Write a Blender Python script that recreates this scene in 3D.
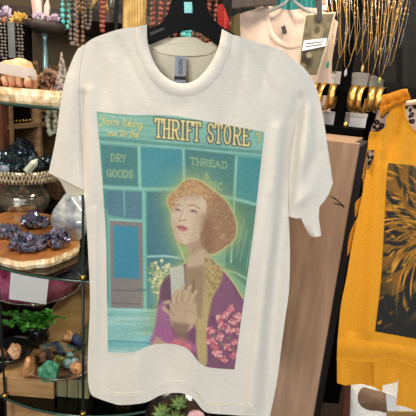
import bpy, bmesh, random
import numpy as np
from math import sin, cos, pi, radians, atan2, hypot, sqrt
from mathutils import Vector, Matrix, noise

# ------------------------------------------------------------------ camera, world, lights
for o in list(bpy.data.objects): bpy.data.objects.remove(o)
S = bpy.context.scene
COL = S.collection
EYE = Vector((0, 0, 1.5)); PITCH = radians(15); ROLL = radians(4.6); FPX = 416.0
FW = Vector((0, cos(PITCH), -sin(PITCH)))
_R0 = Vector((1, 0, 0)); _U0 = Vector((0, sin(PITCH), cos(PITCH)))
RT = cos(ROLL)*_R0 + sin(ROLL)*_U0
UP = -sin(ROLL)*_R0 + cos(ROLL)*_U0
cam_d = bpy.data.cameras.new('camera'); cam = bpy.data.objects.new('camera', cam_d); COL.objects.link(cam)
cam_d.sensor_width = 36; cam_d.lens = 36*FPX/416; cam_d.clip_start = 0.02
m3 = Matrix((RT, UP, -FW)).transposed()
cam.matrix_world = Matrix.Translation(EYE) @ m3.to_4x4()
S.camera = cam
S.view_settings.view_transform = 'Standard'; S.view_settings.look = 'None'
S.view_settings.gamma = 1; S.view_settings.use_curve_mapping = False
S.view_settings.exposure = 0.64
W = bpy.data.worlds.new('world'); S.world = W; W.use_nodes = True
W.node_tree.nodes['Background'].inputs[0].default_value = (0.90, 0.95, 1.0, 1)
W.node_tree.nodes['Background'].inputs[1].default_value = 0.5

def area(name, loc, target, sx, sy, power, col):
    l = bpy.data.lights.new(name, 'AREA'); l.shape = 'RECTANGLE'; l.size = sx; l.size_y = sy
    l.energy = power; l.color = col
    o = bpy.data.objects.new(name, l); COL.objects.link(o); o.location = loc
    o.rotation_euler = (Vector(target)-Vector(loc)).to_track_quat('-Z', 'Y').to_euler()
    return o
area('shopfront_daylight', (-1.5, -3.7, 2.7), (-0.1, 0.9, 1.1), 2.2, 1.4, 118, (1.0, 0.98, 0.95))
area('right_bluish_fill', (1.75, -0.3, 2.0), (0.2, 0.9, 1.2), 1.0, 1.2, 13, (0.80, 0.90, 1.0))  # added bluish fill from the right; that wall has no window
area('ceiling_lamp_jewellery', (0.55, 1.15, 2.6), (0.5, 1.6, 1.4), 0.3, 0.3, 14, (1.0, 0.88, 0.70))
area('minerals_fill', (-0.7, 0.7, 2.6), (-0.5, 1.3, 1.2), 0.4, 0.3, 15, (1.0, 0.86, 0.68))  # added warm fill to brighten the mineral shelves, no lamp fitting there

# ------------------------------------------------------------------ pixel -> world helpers
def ray(x, y): return FW + RT*((x-208)/FPX) + UP*((208-y)/FPX)
def PY(x, y, Y): d = ray(x, y); return EYE + d*(Y/d.y)
def PZ(x, y, z): d = ray(x, y); return EYE + d*((z-1.5)/d.z)
def mpp(P): return (P-EYE).dot(FW)/FPX            # metres per pixel at a point

# ------------------------------------------------------------------ object helpers
def obj(name, bm, mat, parent=None, smooth=True, label=None):
    me = bpy.data.meshes.new(name)
    bmesh.ops.recalc_face_normals(bm, faces=bm.faces)
    bm.to_mesh(me); bm.free()
    for m in (mat if isinstance(mat, (list, tuple)) else [mat]): me.materials.append(m)
    if smooth:
        for p in me.polygons: p.use_smooth = True
    o = bpy.data.objects.new(name, me); COL.objects.link(o)
    if parent is not None:
        o.parent = parent
        o.matrix_parent_inverse = Matrix.Translation(parent.location).inverted() if parent.type == 'EMPTY' else Matrix()
    if label: o['label'] = label
    return o
def thing(name, label, cat, loc=(0, 0, 0), group=None):
    o = bpy.data.objects.new(name, None); COL.objects.link(o); o.location = loc
    o.empty_display_size = 0.02
    return tag(o, label, cat, group)
def tag(o, label, cat, group=None):
    o['label'] = label; o['category'] = cat
    if group: o['group'] = group
    return o
def struct(name, bm, mat):
    o = obj(name, bm, mat, smooth=False); o['kind'] = 'structure'; return o
def NB(): return bmesh.new()

def box(bm, c, s, rz=0, bev=0.0):
    M = Matrix.Translation(c) @ Matrix.Rotation(rz, 4, 'Z') @ Matrix.Diagonal((s[0], s[1], s[2], 1))
    r = bmesh.ops.create_cube(bm, size=1, matrix=M)
    if bev:
        es = list({e for v in r['verts'] for e in v.link_edges})
        bmesh.ops.bevel(bm, geom=es, offset=bev, segments=2, affect='EDGES', profile=0.6)
    return bm
def tube(bm, pts, r, n=8, cap=True, closed=False):
    pts = [Vector(p) for p in pts]; rings = []
    N = len(pts)
    for i, p in enumerate(pts):
        if closed: t = pts[(i+1) % N]-pts[i-1]
        else: t = pts[min(i+1, N-1)]-pts[max(i-1, 0)]
        t.normalize()
        a = Vector((0, 0, 1)) if abs(t.z) < 0.9 else Vector((0, 1, 0))
        u = t.cross(a).normalized(); v = t.cross(u)
        rr = r[i] if isinstance(r, (list, tuple)) else r
        rings.append([bm.verts.new(p+(u*cos(2*pi*k/n)+v*sin(2*pi*k/n))*rr) for k in range(n)])
    for i in range(N if closed else N-1):
        A, B = rings[i], rings[(i+1) % N]
        for k in range(n): bm.faces.new((A[k], A[(k+1) % n], B[(k+1) % n], B[k]))
    if cap and not closed:
        bm.faces.new(rings[0]); bm.faces.new(rings[-1][::-1])
    return bm
def lathe(bm, prof, c, n=32, sx=1, sy=1):
    c = Vector(c); rings = []
    for r, z in prof:
        rings.append([bm.verts.new(c+Vector((max(r, 1e-4)*cos(2*pi*k/n)*sx, max(r, 1e-4)*sin(2*pi*k/n)*sy, z))) for k in range(n)])
    for A, B in zip(rings, rings[1:]):
        for k in range(n): bm.faces.new((A[k], A[(k+1) % n], B[(k+1) % n], B[k]))
    bm.faces.new(rings[0][::-1]); bm.faces.new(rings[-1])
    return bm
def ball(bm, c, r, sub=2, s=(1, 1, 1)):
    bmesh.ops.create_icosphere(bm, subdivisions=sub, radius=1, matrix=Matrix.Translation(c) @ Matrix.Diagonal((r*s[0], r*s[1], r*s[2], 1)))
def rock(bm, c, s, seed=0, amp=0.3, freq=1.6, sub=3, rz=0, flat=True, facets=0):
    """irregular stone, centre c, half sizes s, flattened underside"""
    t = NB(); bmesh.ops.create_icosphere(t, subdivisions=sub, radius=1); rq = random.Random(seed*17+1)
    cuts = [(Vector((rq.gauss(0, 1), rq.gauss(0, 1), rq.gauss(0, 1))).normalized(), rq.uniform(.5, .85)) for _ in range(facets)]
    off = Vector((seed*3.7, seed*1.3, seed*2.9))
    for v in t.verts:
        n = noise.noise(v.co*freq+off)+0.5*noise.noise(v.co*freq*2.3+off)
        v.co *= 1+amp*n
        hf = .05*noise.noise(v.co*7+off) if facets else 0
        for cn, cd in cuts:
            e_ = v.co.dot(cn)-cd
            if e_ > 0: v.co -= cn*e_*.93
        v.co *= 1+hf
        if flat and v.co.z < -0.75: v.co.z = -0.75
    zmin = min(v.co.z for v in t.verts)
    M = Matrix.Translation(c) @ Matrix.Rotation(rz, 4, 'Z') @ Matrix.Diagonal((s[0], s[1], s[2], 1))
    mp = {}
    for v in t.verts:
        q = v.co.copy()
        if q.z < 0: q.z *= 1/abs(zmin)
        mp[v.index] = bm.verts.new(M @ q)
    for f in t.faces: bm.faces.new([mp[v.index] for v in f.verts])
    t.free(); return bm
def crystal(bm, base, d, L, r, n=6, tip=0.35, rot=0):
    d = Vector(d).normalized(); base = Vector(base)
    a = Vector((0, 0, 1)) if abs(d.z) < 0.9 else Vector((1, 0, 0))
    u = d.cross(a).normalized(); v = d.cross(u)
    R = lambda k, rr, h: bm.verts.new(base+d*h+(u*cos(2*pi*k/n+rot)+v*sin(2*pi*k/n+rot))*rr)
    A = [R(k, r*0.9, 0) for k in range(n)]; B = [R(k, r, L*(1-tip)) for k in range(n)]
    T = bm.verts.new(base+d*L)
    for k in range(n):
        bm.faces.new((A[k], A[(k+1) % n], B[(k+1) % n], B[k])); bm.faces.new((B[k], B[(k+1) % n], T))
    bm.faces.new(A[::-1])
def cluster(bm, c, s, n=40, seed=1, L=0.5, r=0.12):
    """crystal cluster: points radiating out of a dome; c = base centre, s = half sizes"""
    rnd = random.Random(seed); c = Vector(c)
    for i in range(n):
        th = rnd.uniform(0, 2*pi); el = rnd.uniform(0.05, 1)
        h = Vector((cos(th)*sqrt(1-el*el), sin(th)*sqrt(1-el*el), el))
        p = Vector((h.x*s[0]*0.62, h.y*s[1]*0.62, h.z*s[2]*0.55))
        d = (h+Vector((rnd.uniform(-.35, .35), rnd.uniform(-.35, .35), rnd.uniform(0, .35)))).normalized()
        k = min(s)*rnd.uniform(0.6, 1.3)
        crystal(bm, c+p-d*k*0.15, d, k*L*1.2, k*r*1.6, rot=rnd.uniform(0, 1), tip=0.45)
def prism(bm, poly, Y, th, bev=0):
    """pixel outline set in the vertical plane y=Y, with real thickness th"""
    A = [bm.verts.new(PY(x, y, Y)) for x, y in poly]
    B = [bm.verts.new(v.co+Vector((0, th, 0))) for v in A]
    f1 = bm.faces.new(A); f2 = bm.faces.new(B[::-1]); n = len(A)
    for i in range(n): bm.faces.new((A[i], B[i], B[(i+1) % n], A[(i+1) % n]))
    if bev:
        es = [e for e in f1.edges]+[e for e in f2.edges]
        bmesh.ops.bevel(bm, geom=es, offset=bev, segments=2, affect='EDGES')
    return bm
def slab(bm, outline, z0, z1, jag=0.0, seed=0):
    """horizontal slab from an (x,y) outline"""
    rnd = random.Random(seed)
    A = [bm.verts.new((x, y, z0)) for x, y in outline]
    cx = sum(p[0] for p in outline)/len(outline); cy = sum(p[1] for p in outline)/len(outline)
    mid = [bm.verts.new((x+(x-cx)*0.03+rnd.uniform(-jag, jag), y+(y-cy)*0.03+rnd.uniform(-jag, jag), (z0+z1)/2)) for x, y in outline]
    B = [bm.verts.new((cx+(x-cx)*0.985, cy+(y-cy)*0.985, z1)) for x, y in outline]
    n = len(A); bm.faces.new(A[::-1]); f = bm.faces.new(B)
    for P, Q, mi in ((A, mid, 1), (mid, B, 1)):
        for i in range(n):
            g = bm.faces.new((P[i], P[(i+1) % n], Q[(i+1) % n], Q[i])); g.material_index = mi
    return bm
def wob(cx, cy, rx, ry, n=40, amp=0.08, seed=0, rz=0):
    out = []
    for k in range(n):
        a = 2*pi*k/n
        q = 1+amp*noise.noise(Vector((cos(a)*1.7+seed*5.1, sin(a)*1.7, seed)))+amp*.5*noise.noise(Vector((cos(a)*5+seed*5.1, sin(a)*5, seed)))
        x, y = rx*q*cos(a), ry*q*sin(a)
        out.append((cx+x*cos(rz)-y*sin(rz), cy+x*sin(rz)+y*cos(rz)))
    return out

# ------------------------------------------------------------------ materials
def lin(c):
    out = []
    for v in c[:3]:
        v = v/255
        out.append(v/12.92 if v <= 0.04045 else ((v+0.055)/1.055)**2.4)
    return (*out, 1)
def mat(name, c1, c2=None, scale=8, rough=0.6, metal=0.0, bump=0.0, stretch=(1, 1, 1), detail=5, sharp=0, coat=0, c3=None, bscale=None, gen=False, sheen=0, trans=0):
    m = bpy.data.materials.new(name); m.use_nodes = True; nt = m.node_tree; N = nt.nodes; Lk = nt.links
    b = N['Principled BSDF']; b.inputs['Roughness'].default_value = rough; b.inputs['Metallic'].default_value = metal
    b.inputs['Base Color'].default_value = lin(c1)
    if coat: b.inputs['Coat Weight'].default_value = coat; b.inputs['Coat Roughness'].default_value = 0.08
    if sheen: b.inputs['Sheen Weight'].default_value = sheen
    if trans: b.inputs['Transmission Weight'].default_value = trans
    if c2 or bump:
        tc = N.new('ShaderNodeTexCoord'); mp = N.new('ShaderNodeMapping'); Lk.new(tc.outputs['Object'], mp.inputs[0])
        mp.inputs['Scale'].default_value = stretch
        nz = N.new('ShaderNodeTexNoise'); nz.inputs['Scale'].default_value = scale; nz.inputs['Detail'].default_value = detail
        Lk.new(mp.outputs[0], nz.inputs[0])
        if c2:
            cr = N.new('ShaderNodeValToRGB'); e = cr.color_ramp.elements
            w = 0.2-0.18*sharp
            e[0].position = 0.5-w; e[0].color = lin(c1); e[1].position = 0.5+w; e[1].color = lin(c2)
            if c3: q = cr.color_ramp.elements.new(0.5); q.color = lin(c3)
            Lk.new(nz.outputs['Fac'], cr.inputs[0]); Lk.new(cr.outputs[0], b.inputs['Base Color'])
        if bump:
            src = nz
            if bscale:
                src = N.new('ShaderNodeTexNoise'); src.inputs['Scale'].default_value = bscale; src.inputs['Detail'].default_value = 3
                Lk.new(mp.outputs[0], src.inputs[0])
            bp = N.new('ShaderNodeBump'); bp.inputs['Strength'].default_value = bump; bp.inputs['Distance'].default_value = 0.004
            Lk.new(src.outputs['Fac'], bp.inputs['Height']); Lk.new(bp.outputs[0], b.inputs['Normal'])
    return m
def rainbow(name, cols, scale=30, rough=0.15, metal=0.7):
    m = bpy.data.materials.new(name); m.use_nodes = True; nt = m.node_tree; N = nt.nodes
    b = N['Principled BSDF']; b.inputs['Roughness'].default_value = rough; b.inputs['Metallic'].default_value = metal
    tc = N.new('ShaderNodeTexCoord'); nz = N.new('ShaderNodeTexNoise'); nz.inputs['Scale'].default_value = scale; nz.inputs['Detail'].default_value = 2
    nt.links.new(tc.outputs['Object'], nz.inputs[0])
    cr = N.new('ShaderNodeValToRGB'); e = cr.color_ramp.elements
    n = len(cols)
    e[0].position = 0.3; e[0].color = lin(cols[0]); e[1].position = 0.7; e[1].color = lin(cols[-1])
    for i in range(1, n-1):
        q = e.new(0.3+0.4*i/(n-1)); q.color = lin(cols[i])
    nt.links.new(nz.outputs['Fac'], cr.inputs[0]); nt.links.new(cr.outputs[0], b.inputs['Base Color'])
    return m
def attr_mat(name, rough=0.85):
    m = bpy.data.materials.new(name); m.use_nodes = True; nt = m.node_tree; N = nt.nodes
    b = N['Principled BSDF']; b.inputs['Roughness'].default_value = rough; b.inputs['Specular IOR Level'].default_value = 0.15
    a = N.new('ShaderNodeVertexColor'); a.layer_name = 'ink'
    nt.links.new(a.outputs['Color'], b.inputs['Base Color'])
    return m
def glass_mat(name, tint, fac=0.08):
    m = bpy.data.materials.new(name); m.use_nodes = True; nt = m.node_tree; N = nt.nodes; L = nt.links
    for n in list(N): N.remove(n)
    out = N.new('ShaderNodeOutputMaterial'); mix = N.new('ShaderNodeMixShader')
    tr = N.new('ShaderNodeBsdfTransparent'); tr.inputs[0].default_value = (*tint, 1)
    gl = N.new('ShaderNodeBsdfGlossy'); gl.inputs['Roughness'].default_value = 0.03
    fr = N.new('ShaderNodeFresnel'); fr.inputs['IOR'].default_value = 1.45
    L.new(fr.outputs[0], mix.inputs[0]); L.new(tr.outputs[0], mix.inputs[1]); L.new(gl.outputs[0], mix.inputs[2])
    L.new(mix.outputs[0], out.inputs[0]); return m

def leopard_mat():
    m = bpy.data.materials.new('leopard_fabric'); m.use_nodes = True; nt = m.node_tree; N = nt.nodes; L = nt.links
    b = N['Principled BSDF']; b.inputs['Roughness'].default_value = 0.85
    tc = N.new('ShaderNodeTexCoord'); vo = N.new('ShaderNodeTexVoronoi'); vo.inputs['Scale'].default_value = 75
    L.new(tc.outputs['Object'], vo.inputs[0])
    cr = N.new('ShaderNodeValToRGB'); e = cr.color_ramp.elements
    cr.color_ramp.interpolation = 'CONSTANT'
    e[0].position = 0; e[0].color = lin((120, 85, 60)); e[1].position = 0.25; e[1].color = lin((25, 20, 22))
    q = e.new(0.5); q.color = lin((205, 180, 160))
    L.new(vo.outputs['Distance'], cr.inputs[0]); L.new(cr.outputs[0], b.inputs['Base Color'])
    return m

M = {}
M['shirt'] = mat('cream_cotton', (224, 217, 203), (232, 226, 214), 260, 0.9, bump=0.12, stretch=(0.25, 0.25, 1.6), sheen=0.1)
M['shirt_in'] = mat('cream_cotton_inside', (226, 216, 190), (232, 222, 198), 200, 0.9)
M['black_plastic'] = mat('black_plastic', (5, 6, 9), rough=0.45)
for q_ in ('black_plastic',): M[q_].node_tree.nodes['Principled BSDF'].inputs['Specular IOR Level'].default_value = .06
M['steel'] = mat('steel', (190, 190, 190), rough=0.25, metal=1)
M['gold'] = mat('gold_metal', (215, 160, 80), (240, 195, 115), 60, 0.32, 0.85, bump=.3)
M['goldpaint'] = mat('gold_painted_column', (165, 128, 65), (205, 172, 105), 30, 0.45, 0.3, bump=0.2)
M['brass'] = mat('brass', (200, 165, 80), rough=0.25, metal=1)
M['post'] = mat('dark_green_metal', (28, 42, 40), rough=0.35, metal=0.4)
M['glass'] = glass_mat('clear_shelf_glass', (0.95, 0.985, 0.965))
M['edge'] = mat('glass_edge_green', (38, 62, 56), (55, 85, 76), 12, 0.15)
M['bark'] = mat('live_edge_bark', (196, 158, 112), (242, 226, 196), 60, 0.6, bump=0.5, sharp=0.5, stretch=(1, 1, .6))
M['slabtop'] = mat('polished_wood_slab', (135, 82, 42), (185, 122, 70), 12, 0.3, stretch=(3, 1, 1))
M['rocktan'] = mat('tan_stone', (205, 150, 105), (240, 200, 165), 40, 0.8, bump=0.6)
M['paper'] = mat('white_paper', (235, 235, 235), rough=0.8)
M['brownrock'] = mat('brown_crystal_rock', (70, 48, 36), (140, 105, 80), 70, 0.5, bump=0.8, sharp=.4)
M['greyrock'] = mat('speckled_grey_stone', (70, 60, 55), (170, 155, 145), 110, 0.6, bump=0.7, sharp=.5)
M['amethyst'] = mat('amethyst', (110, 80, 125), (205, 190, 205), 45, 0.15, coat=0.5)
M['rose'] = mat('rose_quartz', (205, 170, 160), (235, 212, 205), 15, 0.2, coat=0.5)
M['citrine'] = mat('citrine', (175, 125, 40), (235, 200, 110), 40, 0.2, coat=.4)
M['aura'] = rainbow('rainbow_titanium_crystal', [(95, 55, 95), (24, 30, 40), (60, 80, 90), (34, 40, 56), (110, 125, 130), (22, 26, 34), (60, 95, 95)], 55, .18, .75)
M['aura2'] = rainbow('violet_aura_crystal', [(40, 42, 62), (100, 80, 120), (150, 160, 175), (70, 105, 130), (165, 135, 165), (80, 78, 92), (40, 42, 58)], 60, .2, .6)
M['silverplate'] = mat('silver_glass', (150, 145, 130), (205, 200, 185), 60, 0.12, 0.85)
M['lace'] = mat('silver_lattice', (175, 155, 120), (225, 215, 190), 130, 0.3, 0.6, bump=1.0, sharp=.5)
M['greyagate'] = mat('translucent_grey_agate', (105, 112, 125), (225, 225, 222), 30, 0.2, coat=.6, c3=(170, 172, 178))
M['pink'] = mat('pink_glass', (110, 25, 60), (205, 110, 150), 14, 0.15, coat=.7, sharp=.3)
M['beadrim'] = mat('silver_bead', (170, 165, 160), rough=.25, metal=.9)
M['leaf'] = mat('green_leaf', (35, 105, 30), (95, 175, 60), 25, 0.5)
M['leaf2'] = mat('bright_green_leaf', (50, 130, 45), (120, 195, 90), 25, 0.45)
M['succulent'] = mat('olive_green_leaf', (70, 100, 50), (130, 160, 90), 20, .5)
M['ceramicblack'] = mat('black_glazed_ceramic', (22, 22, 26), rough=0.15, coat=.6)
M['crate'] = mat('pale_crate_wood', (150, 112, 68), (190, 150, 100), 9, 0.7, stretch=(1, 1, 6), bump=.2)
M['greenwood'] = mat('weathered_green_board', (95, 92, 62), (130, 125, 88), 9, 0.7, stretch=(6, 6, 1))
M['darkwood'] = mat('dark_brown_wood', (38, 24, 18), (66, 44, 32), 10, 0.5, stretch=(6, 6, 1))
M['cubby'] = mat('brown_shelf_wood', (108, 82, 58), (150, 120, 88), 10, 0.6, stretch=(1, 1, 5))
M['redwood'] = mat('red_brown_wood', (70, 36, 26), (98, 56, 40), 10, 0.5, stretch=(5, 5, 1))
M['malachite'] = mat('malachite', (30, 100, 75), (110, 170, 140), 90, 0.85, bump=1.0, c3=(55, 130, 100))
M['azurite'] = mat('azurite_matrix', (40, 42, 75), (165, 120, 85), 40, 0.5, bump=.8, sharp=.3, c3=(80, 100, 85))
M['orangerock'] = mat('orange_brown_rock', (150, 92, 50), (225, 170, 120), 60, .6, bump=.8, sharp=.4)
M['darkrock'] = mat('dark_banded_rock', (35, 30, 35), (165, 110, 75), 50, .4, bump=.7, sharp=.6)
M['bluestone'] = mat('blue_grey_tumbled_stone', (95, 135, 140), (150, 180, 175), 60, .25, coat=.5)
M['bluerock'] = mat('deep_blue_rock', (35, 40, 80), (70, 80, 120), 60, .6, bump=.6)
M['greenmix'] = mat('green_yellow_mineral', (80, 130, 50), (210, 190, 110), 70, .4)
M['dish'] = mat('polished_agate_dish', (60, 52, 48), (190, 170, 150), 16, .15, coat=.6, c3=(120, 90, 70))
M['pedestal'] = mat('brown_wood_plank', (150, 118, 94), (186, 152, 126), 7, 0.6, stretch=(5, 5, .6), bump=.15)
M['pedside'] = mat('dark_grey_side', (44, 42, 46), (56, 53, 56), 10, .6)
M['velvet'] = mat('black_velvet', (5, 5, 6), rough=.95)
M['velvet'].node_tree.nodes['Principled BSDF'].inputs['Specular IOR Level'].default_value = .05
M['turq'] = mat('turquoise_bead', (45, 170, 175), (130, 220, 215), 60, .3)
M['redbead'] = mat('red_bead', (105, 45, 35), (165, 95, 80), 60, .3)
M['darkbead'] = mat('dark_bead', (45, 40, 40), (135, 125, 118), 60, .2)
M['brownbead'] = mat('brown_bead', (80, 55, 40), (150, 115, 90), 60, .3)
M['whitebead'] = mat('pale_stone_bead', (150, 155, 140), (215, 220, 205), 60, .3)
M['yellow'] = mat('mustard_cotton', (226, 148, 16), (238, 164, 28), 200, .85, bump=.1, sheen=.1)
M['leopard'] = leopard_mat()
M['backshirt'] = mat('pale_pink_cotton', (206, 182, 166), (216, 194, 180), 200, .9)
M['clear'] = mat('clear_plastic', (190, 195, 195), rough=.1, trans=.6)
M['teal'] = mat('teal_cloth', (25, 105, 110), (50, 140, 140), 20, .7)
M['blackcloth'] = mat('black_cloth', (14, 12, 13), (22, 19, 19), 12, .9)
M['red'] = mat('red_cloth', (140, 25, 25), (170, 40, 35), 12, .8)
M['olive'] = mat('olive_cloth', (62, 55, 22), (85, 75, 35), 12, .8)
M['whitebox'] = mat('white_gift_box', (215, 210, 205), rough=.6)
M['pinkpetal'] = mat('pink_petal', (205, 130, 150), (240, 205, 215), 60, .6)
M['stud'] = mat('gold_stud', (190, 160, 90), rough=.3, metal=.8)
M['wall'] = mat('taupe_wall_paint', (112, 98, 76), (120, 105, 82), 5, .85)
M['walldark'] = mat('dark_wall_paint', (38, 32, 28), (46, 38, 34), 5, .85)
M['floor'] = mat('dark_floor_boards', (62, 50, 42), (84, 68, 56), 6, .5, stretch=(8, 1, 1))
M['ceil'] = mat('off_white_ceiling', (170, 165, 155), (178, 172, 162), 6, .9)
M['navy'] = mat('navy_fabric', (30, 34, 50), (44, 48, 66), 20, .8)
M['peach'] = mat('peach_plastic', (225, 185, 150), rough=.4)
M['mesh'] = mat('cream_net_fabric', (205, 205, 200), (232, 232, 228), 160, .8, bump=.5)
M['suede'] = mat('brown_suede', (125, 98, 75), (155, 125, 98), 30, .8)
M['print'] = attr_mat('ink_print'); M['lion'] = attr_mat('dark_ink_print')
M['greybox'] = mat('grey_label_fabric', (150, 152, 165), rough=.7)
M['ink'] = mat('black_ink', (25, 25, 30), rough=.7)
M['photo'] = attr_mat('photo_print', .5)

# ------------------------------------------------------------------ setting
XL, XR, YB, YF, ZC = -1.9, 1.9, 2.75, -2.6, 2.75
bm = NB(); box(bm, ((XL+XR)/2, (YB+YF)/2, -0.05), (XR-XL+.4, YB-YF+.4, .1)); struct('floor', bm, M['floor'])
bm = NB(); box(bm, ((XL+XR)/2, (YB+YF)/2, ZC+.05), (XR-XL+.4, YB-YF+.4, .1)); struct('ceiling', bm, M['ceil'])
bm = NB(); box(bm, ((XL+XR)/2, YB+.05, ZC/2), (XR-XL+.2, .1, ZC)); struct('wall_back', bm, M['wall'])
bm = NB(); box(bm, (XL-.05, (YB+YF)/2, ZC/2), (.1, YB-YF, ZC)); struct('wall_left', bm, M['wall'])
bm = NB(); box(bm, (XR+.05, (YB+YF)/2, ZC/2), (.1, YB-YF, ZC)); struct('wall_right', bm, M['walldark'])

# ------------------------------------------------------------------ polylines / cloth grids
def resample(pts, n, key='len'):
    P = np.array(pts, float)
    d = np.r_[0, np.cumsum(np.hypot(*np.diff(P, axis=0).T))]
    t = np.linspace(0, d[-1], n)
    return np.c_[np.interp(t, d, P[:, 0]), np.interp(t, d, P[:, 1])]
def smooth_poly(pts, n=60):
    """Catmull-Rom through pixel points"""
    P = [np.array(p, float) for p in pts]; out = []
    for i in range(len(P)-1):
        p0 = P[max(i-1, 0)]; p1 = P[i]; p2 = P[i+1]; p3 = P[min(i+2, len(P)-1)]
        for t in np.linspace(0, 1, 8, endpoint=False):
            out.append(.5*((2*p1)+(-p0+p2)*t+(2*p0-5*p1+4*p2-p3)*t*t+(-p0+3*p1-3*p2+p3)*t**3))
    out.append(P[-1]); return out
def coons(L, R, T, B, ns, nt):
    L = resample(L, nt); R = resample(R, nt); T = resample(T, ns); B = resample(B, ns)
    s = np.linspace(0, 1, ns)[None, :, None]; t = np.linspace(0, 1, nt)[:, None, None]
    return ((1-t)*T[None]+t*B[None]+(1-s)*L[:, None]+s*R[:, None]
            - (1-s)*(1-t)*T[0]-s*(1-t)*T[-1]-(1-s)*t*B[0]-s*t*B[-1])
def grid_mesh(bm, G, depth, flip=False):
    nt, ns = G.shape[:2]; V = []
    for j in range(nt):
        V.append([bm.verts.new(PY(G[j, i, 0], G[j, i, 1], depth(G[j, i, 0], G[j, i, 1], i/(ns-1), j/(nt-1)))) for i in range(ns)])
    for j in range(nt-1):
        for i in range(ns-1):
            bm.faces.new((V[j][i], V[j][i+1], V[j+1][i+1], V[j+1][i]))
    return V

# ------------------------------------------------------------------ the main t-shirt
def seg_d(x, y, a, b):
    ax, ay = a; bx, by = b; dx, dy = bx-ax, by-ay
    t = max(0, min(1, ((x-ax)*dx+(y-ay)*dy)/(dx*dx+dy*dy)))
    return hypot(x-ax-t*dx, y-ay-t*dy), t
FOLDS = [  # (a, b, width px, depth m; + goes away from the viewer)
    ((300, 100), (286, 205), 6, .014), ((309, 110), (300, 200), 6, -.007),
    ((292, 120), (264, 410), 7, .013), ((279, 130), (250, 405), 8, -.011), ((272, 200), (240, 412), 5, .006),
    ((82, 95), (84, 192), 3.5, .010), ((90, 90), (92, 200), 5, -.004), ((70, 80), (66, 182), 7, -.005),
    ((160, 330), (178, 395), 13, .007), ((195, 330), (205, 405), 10, -.006), ((140, 350), (132, 405), 10, -.004),
    ((245, 45), (238, 100), 4, .003), ((268, 50), (262, 90), 4, .003), ((98, 50), (108, 100), 5, .002),
    ((118, 40), (150, 100), 4, .002), ((104, 210), (100, 395), 6, .003),
    ((222, 80), (246, 330), 9, .005), ((300, 185), (320, 150), 7, .008), ((296, 205), (312, 190), 5, -.006), ((112, 60), (118, 108), 6, -.003), ((94, 210), (97, 395), 4, -.004), ((232, 50), (262, 120), 5, -.003), ((250, 52), (283, 112), 5, .004), ((180, 100), (182, 113), 9, .002), ((313, 85), (322, 190), 5, .004),
]
def Yf(x, y):
    v = .78+.024*((x-190)/115)**2 - .012*min(1, max(0, (y-60)/200))
    for a, b, w, amp in FOLDS:
        d, t = seg_d(x, y, a, b)
        if d < 3*w: v += amp*np.exp(-(d/w)**2)*(0.35+0.65*sin(pi*min(1, max(0, t*.8+.15))))
    k = min(1, max(0, (y-300)/100))
    v += k*.003*sin(x*.16+1)+.0008*sin(x*.09+y*.05)+.0006*noise.noise(Vector((x*.05, y*.04, 1)))
    return v
NECKOUT = smooth_poly([(136, 27), (135.5, 38), (139.5, 55), (151, 78), (166, 91.5), (183, 96), (201, 91.5), (217, 77), (228, 55), (232.5, 34.5)])
NECKIN = smooth_poly([(147, 24.5), (147.5, 40), (152, 57), (159.5, 71), (171, 80.5), (184, 83.5), (197, 79), (209.5, 65), (218, 48), (222, 29)])
SHL = smooth_poly([(84, 45), (94, 38), (113, 31), (126, 28), (136, 27)])
SHR = smooth_poly([(232.5, 34.5), (245, 38), (260, 43), (279, 49), (296, 61)])
SEAML = smooth_poly([(84, 45), (79.5, 75), (80, 110), (82.5, 150), (84, 195)])
SEAMR = smooth_poly([(296, 61), (301, 85), (299, 110), (292, 145), (288.5, 180), (288.5, 216)])
SIDEL = smooth_poly([(84, 195), (86, 215), (88, 250), (90, 300), (88, 350), (88, 380), (91, 394), (97, 398)])
SIDER = smooth_poly([(288.5, 216), (290, 250), (289, 290), (285, 320), (281, 350), (277, 381), (270, 416)])
HEM = smooth_poly([(97, 398), (110, 402.5), (122, 405), (145, 402.5), (160, 395.5), (172, 393), (183, 393.5), (193, 398.5), (202, 409), (209, 413), (226, 414.5), (250, 416), (270, 416)])
tee = thing('t_shirt', 'cream t-shirt with vintage shop front and woman print hanging on black hanger', 't-shirt', PY(185, 40, .80))
G = coons(SEAML+SIDEL[1:], SEAMR+SIDER[1:], SHL+NECKOUT[1:]+SHR[1:], HEM, 170, 170)
bm = NB(); grid_mesh(bm, G, lambda x, y, s, t: Yf(x, y)); front = obj('front_panel', bm, M['shirt'], tee)
BACKNECK = smooth_poly([(136, 27), (146, 27), (155, 40), (166, 42.5), (183, 43), (200, 42.5), (212, 44), (224, 33), (232.5, 34.5)])
Gb = coons(SEAML+SIDEL[1:], SEAMR+SIDER[1:], SHL+BACKNECK[1:]+SHR[1:], HEM, 90, 80)
def Yback(x, y, s, t): return Yf(x, y)+sin(pi*s)**.7*(.030+.03*min(1, t*5))
bm = NB(); grid_mesh(bm, Gb, Yback); obj('back_panel', bm, M['shirt_in'], tee, label='inside of the back of the cream t-shirt')
# ribbed collar: outer seam curve to inner edge with a rounded section
No = resample(NECKOUT, 90); Ni = resample(NECKIN, 90)
bm = NB(); V = []
for j in range(90):
    row = []
    for k in range(7):
        t = k/6; p = No[j]*(1-t)+Ni[j]*t
        row.append(bm.verts.new(PY(p[0], p[1], Yf(*No[j])-.0035*sin(pi*(.15+.85*t))-.0005)))
    row.append(bm.verts.new(PY(Ni[j][0], Ni[j][1], Yf(*No[j])+.004)))
    V.append(row)
for j in range(89):
    for k in range(7): bm.faces.new((V[j][k], V[j+1][k], V[j+1][k+1], V[j][k+1]))
obj('collar', bm, M['shirt'], tee)
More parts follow.
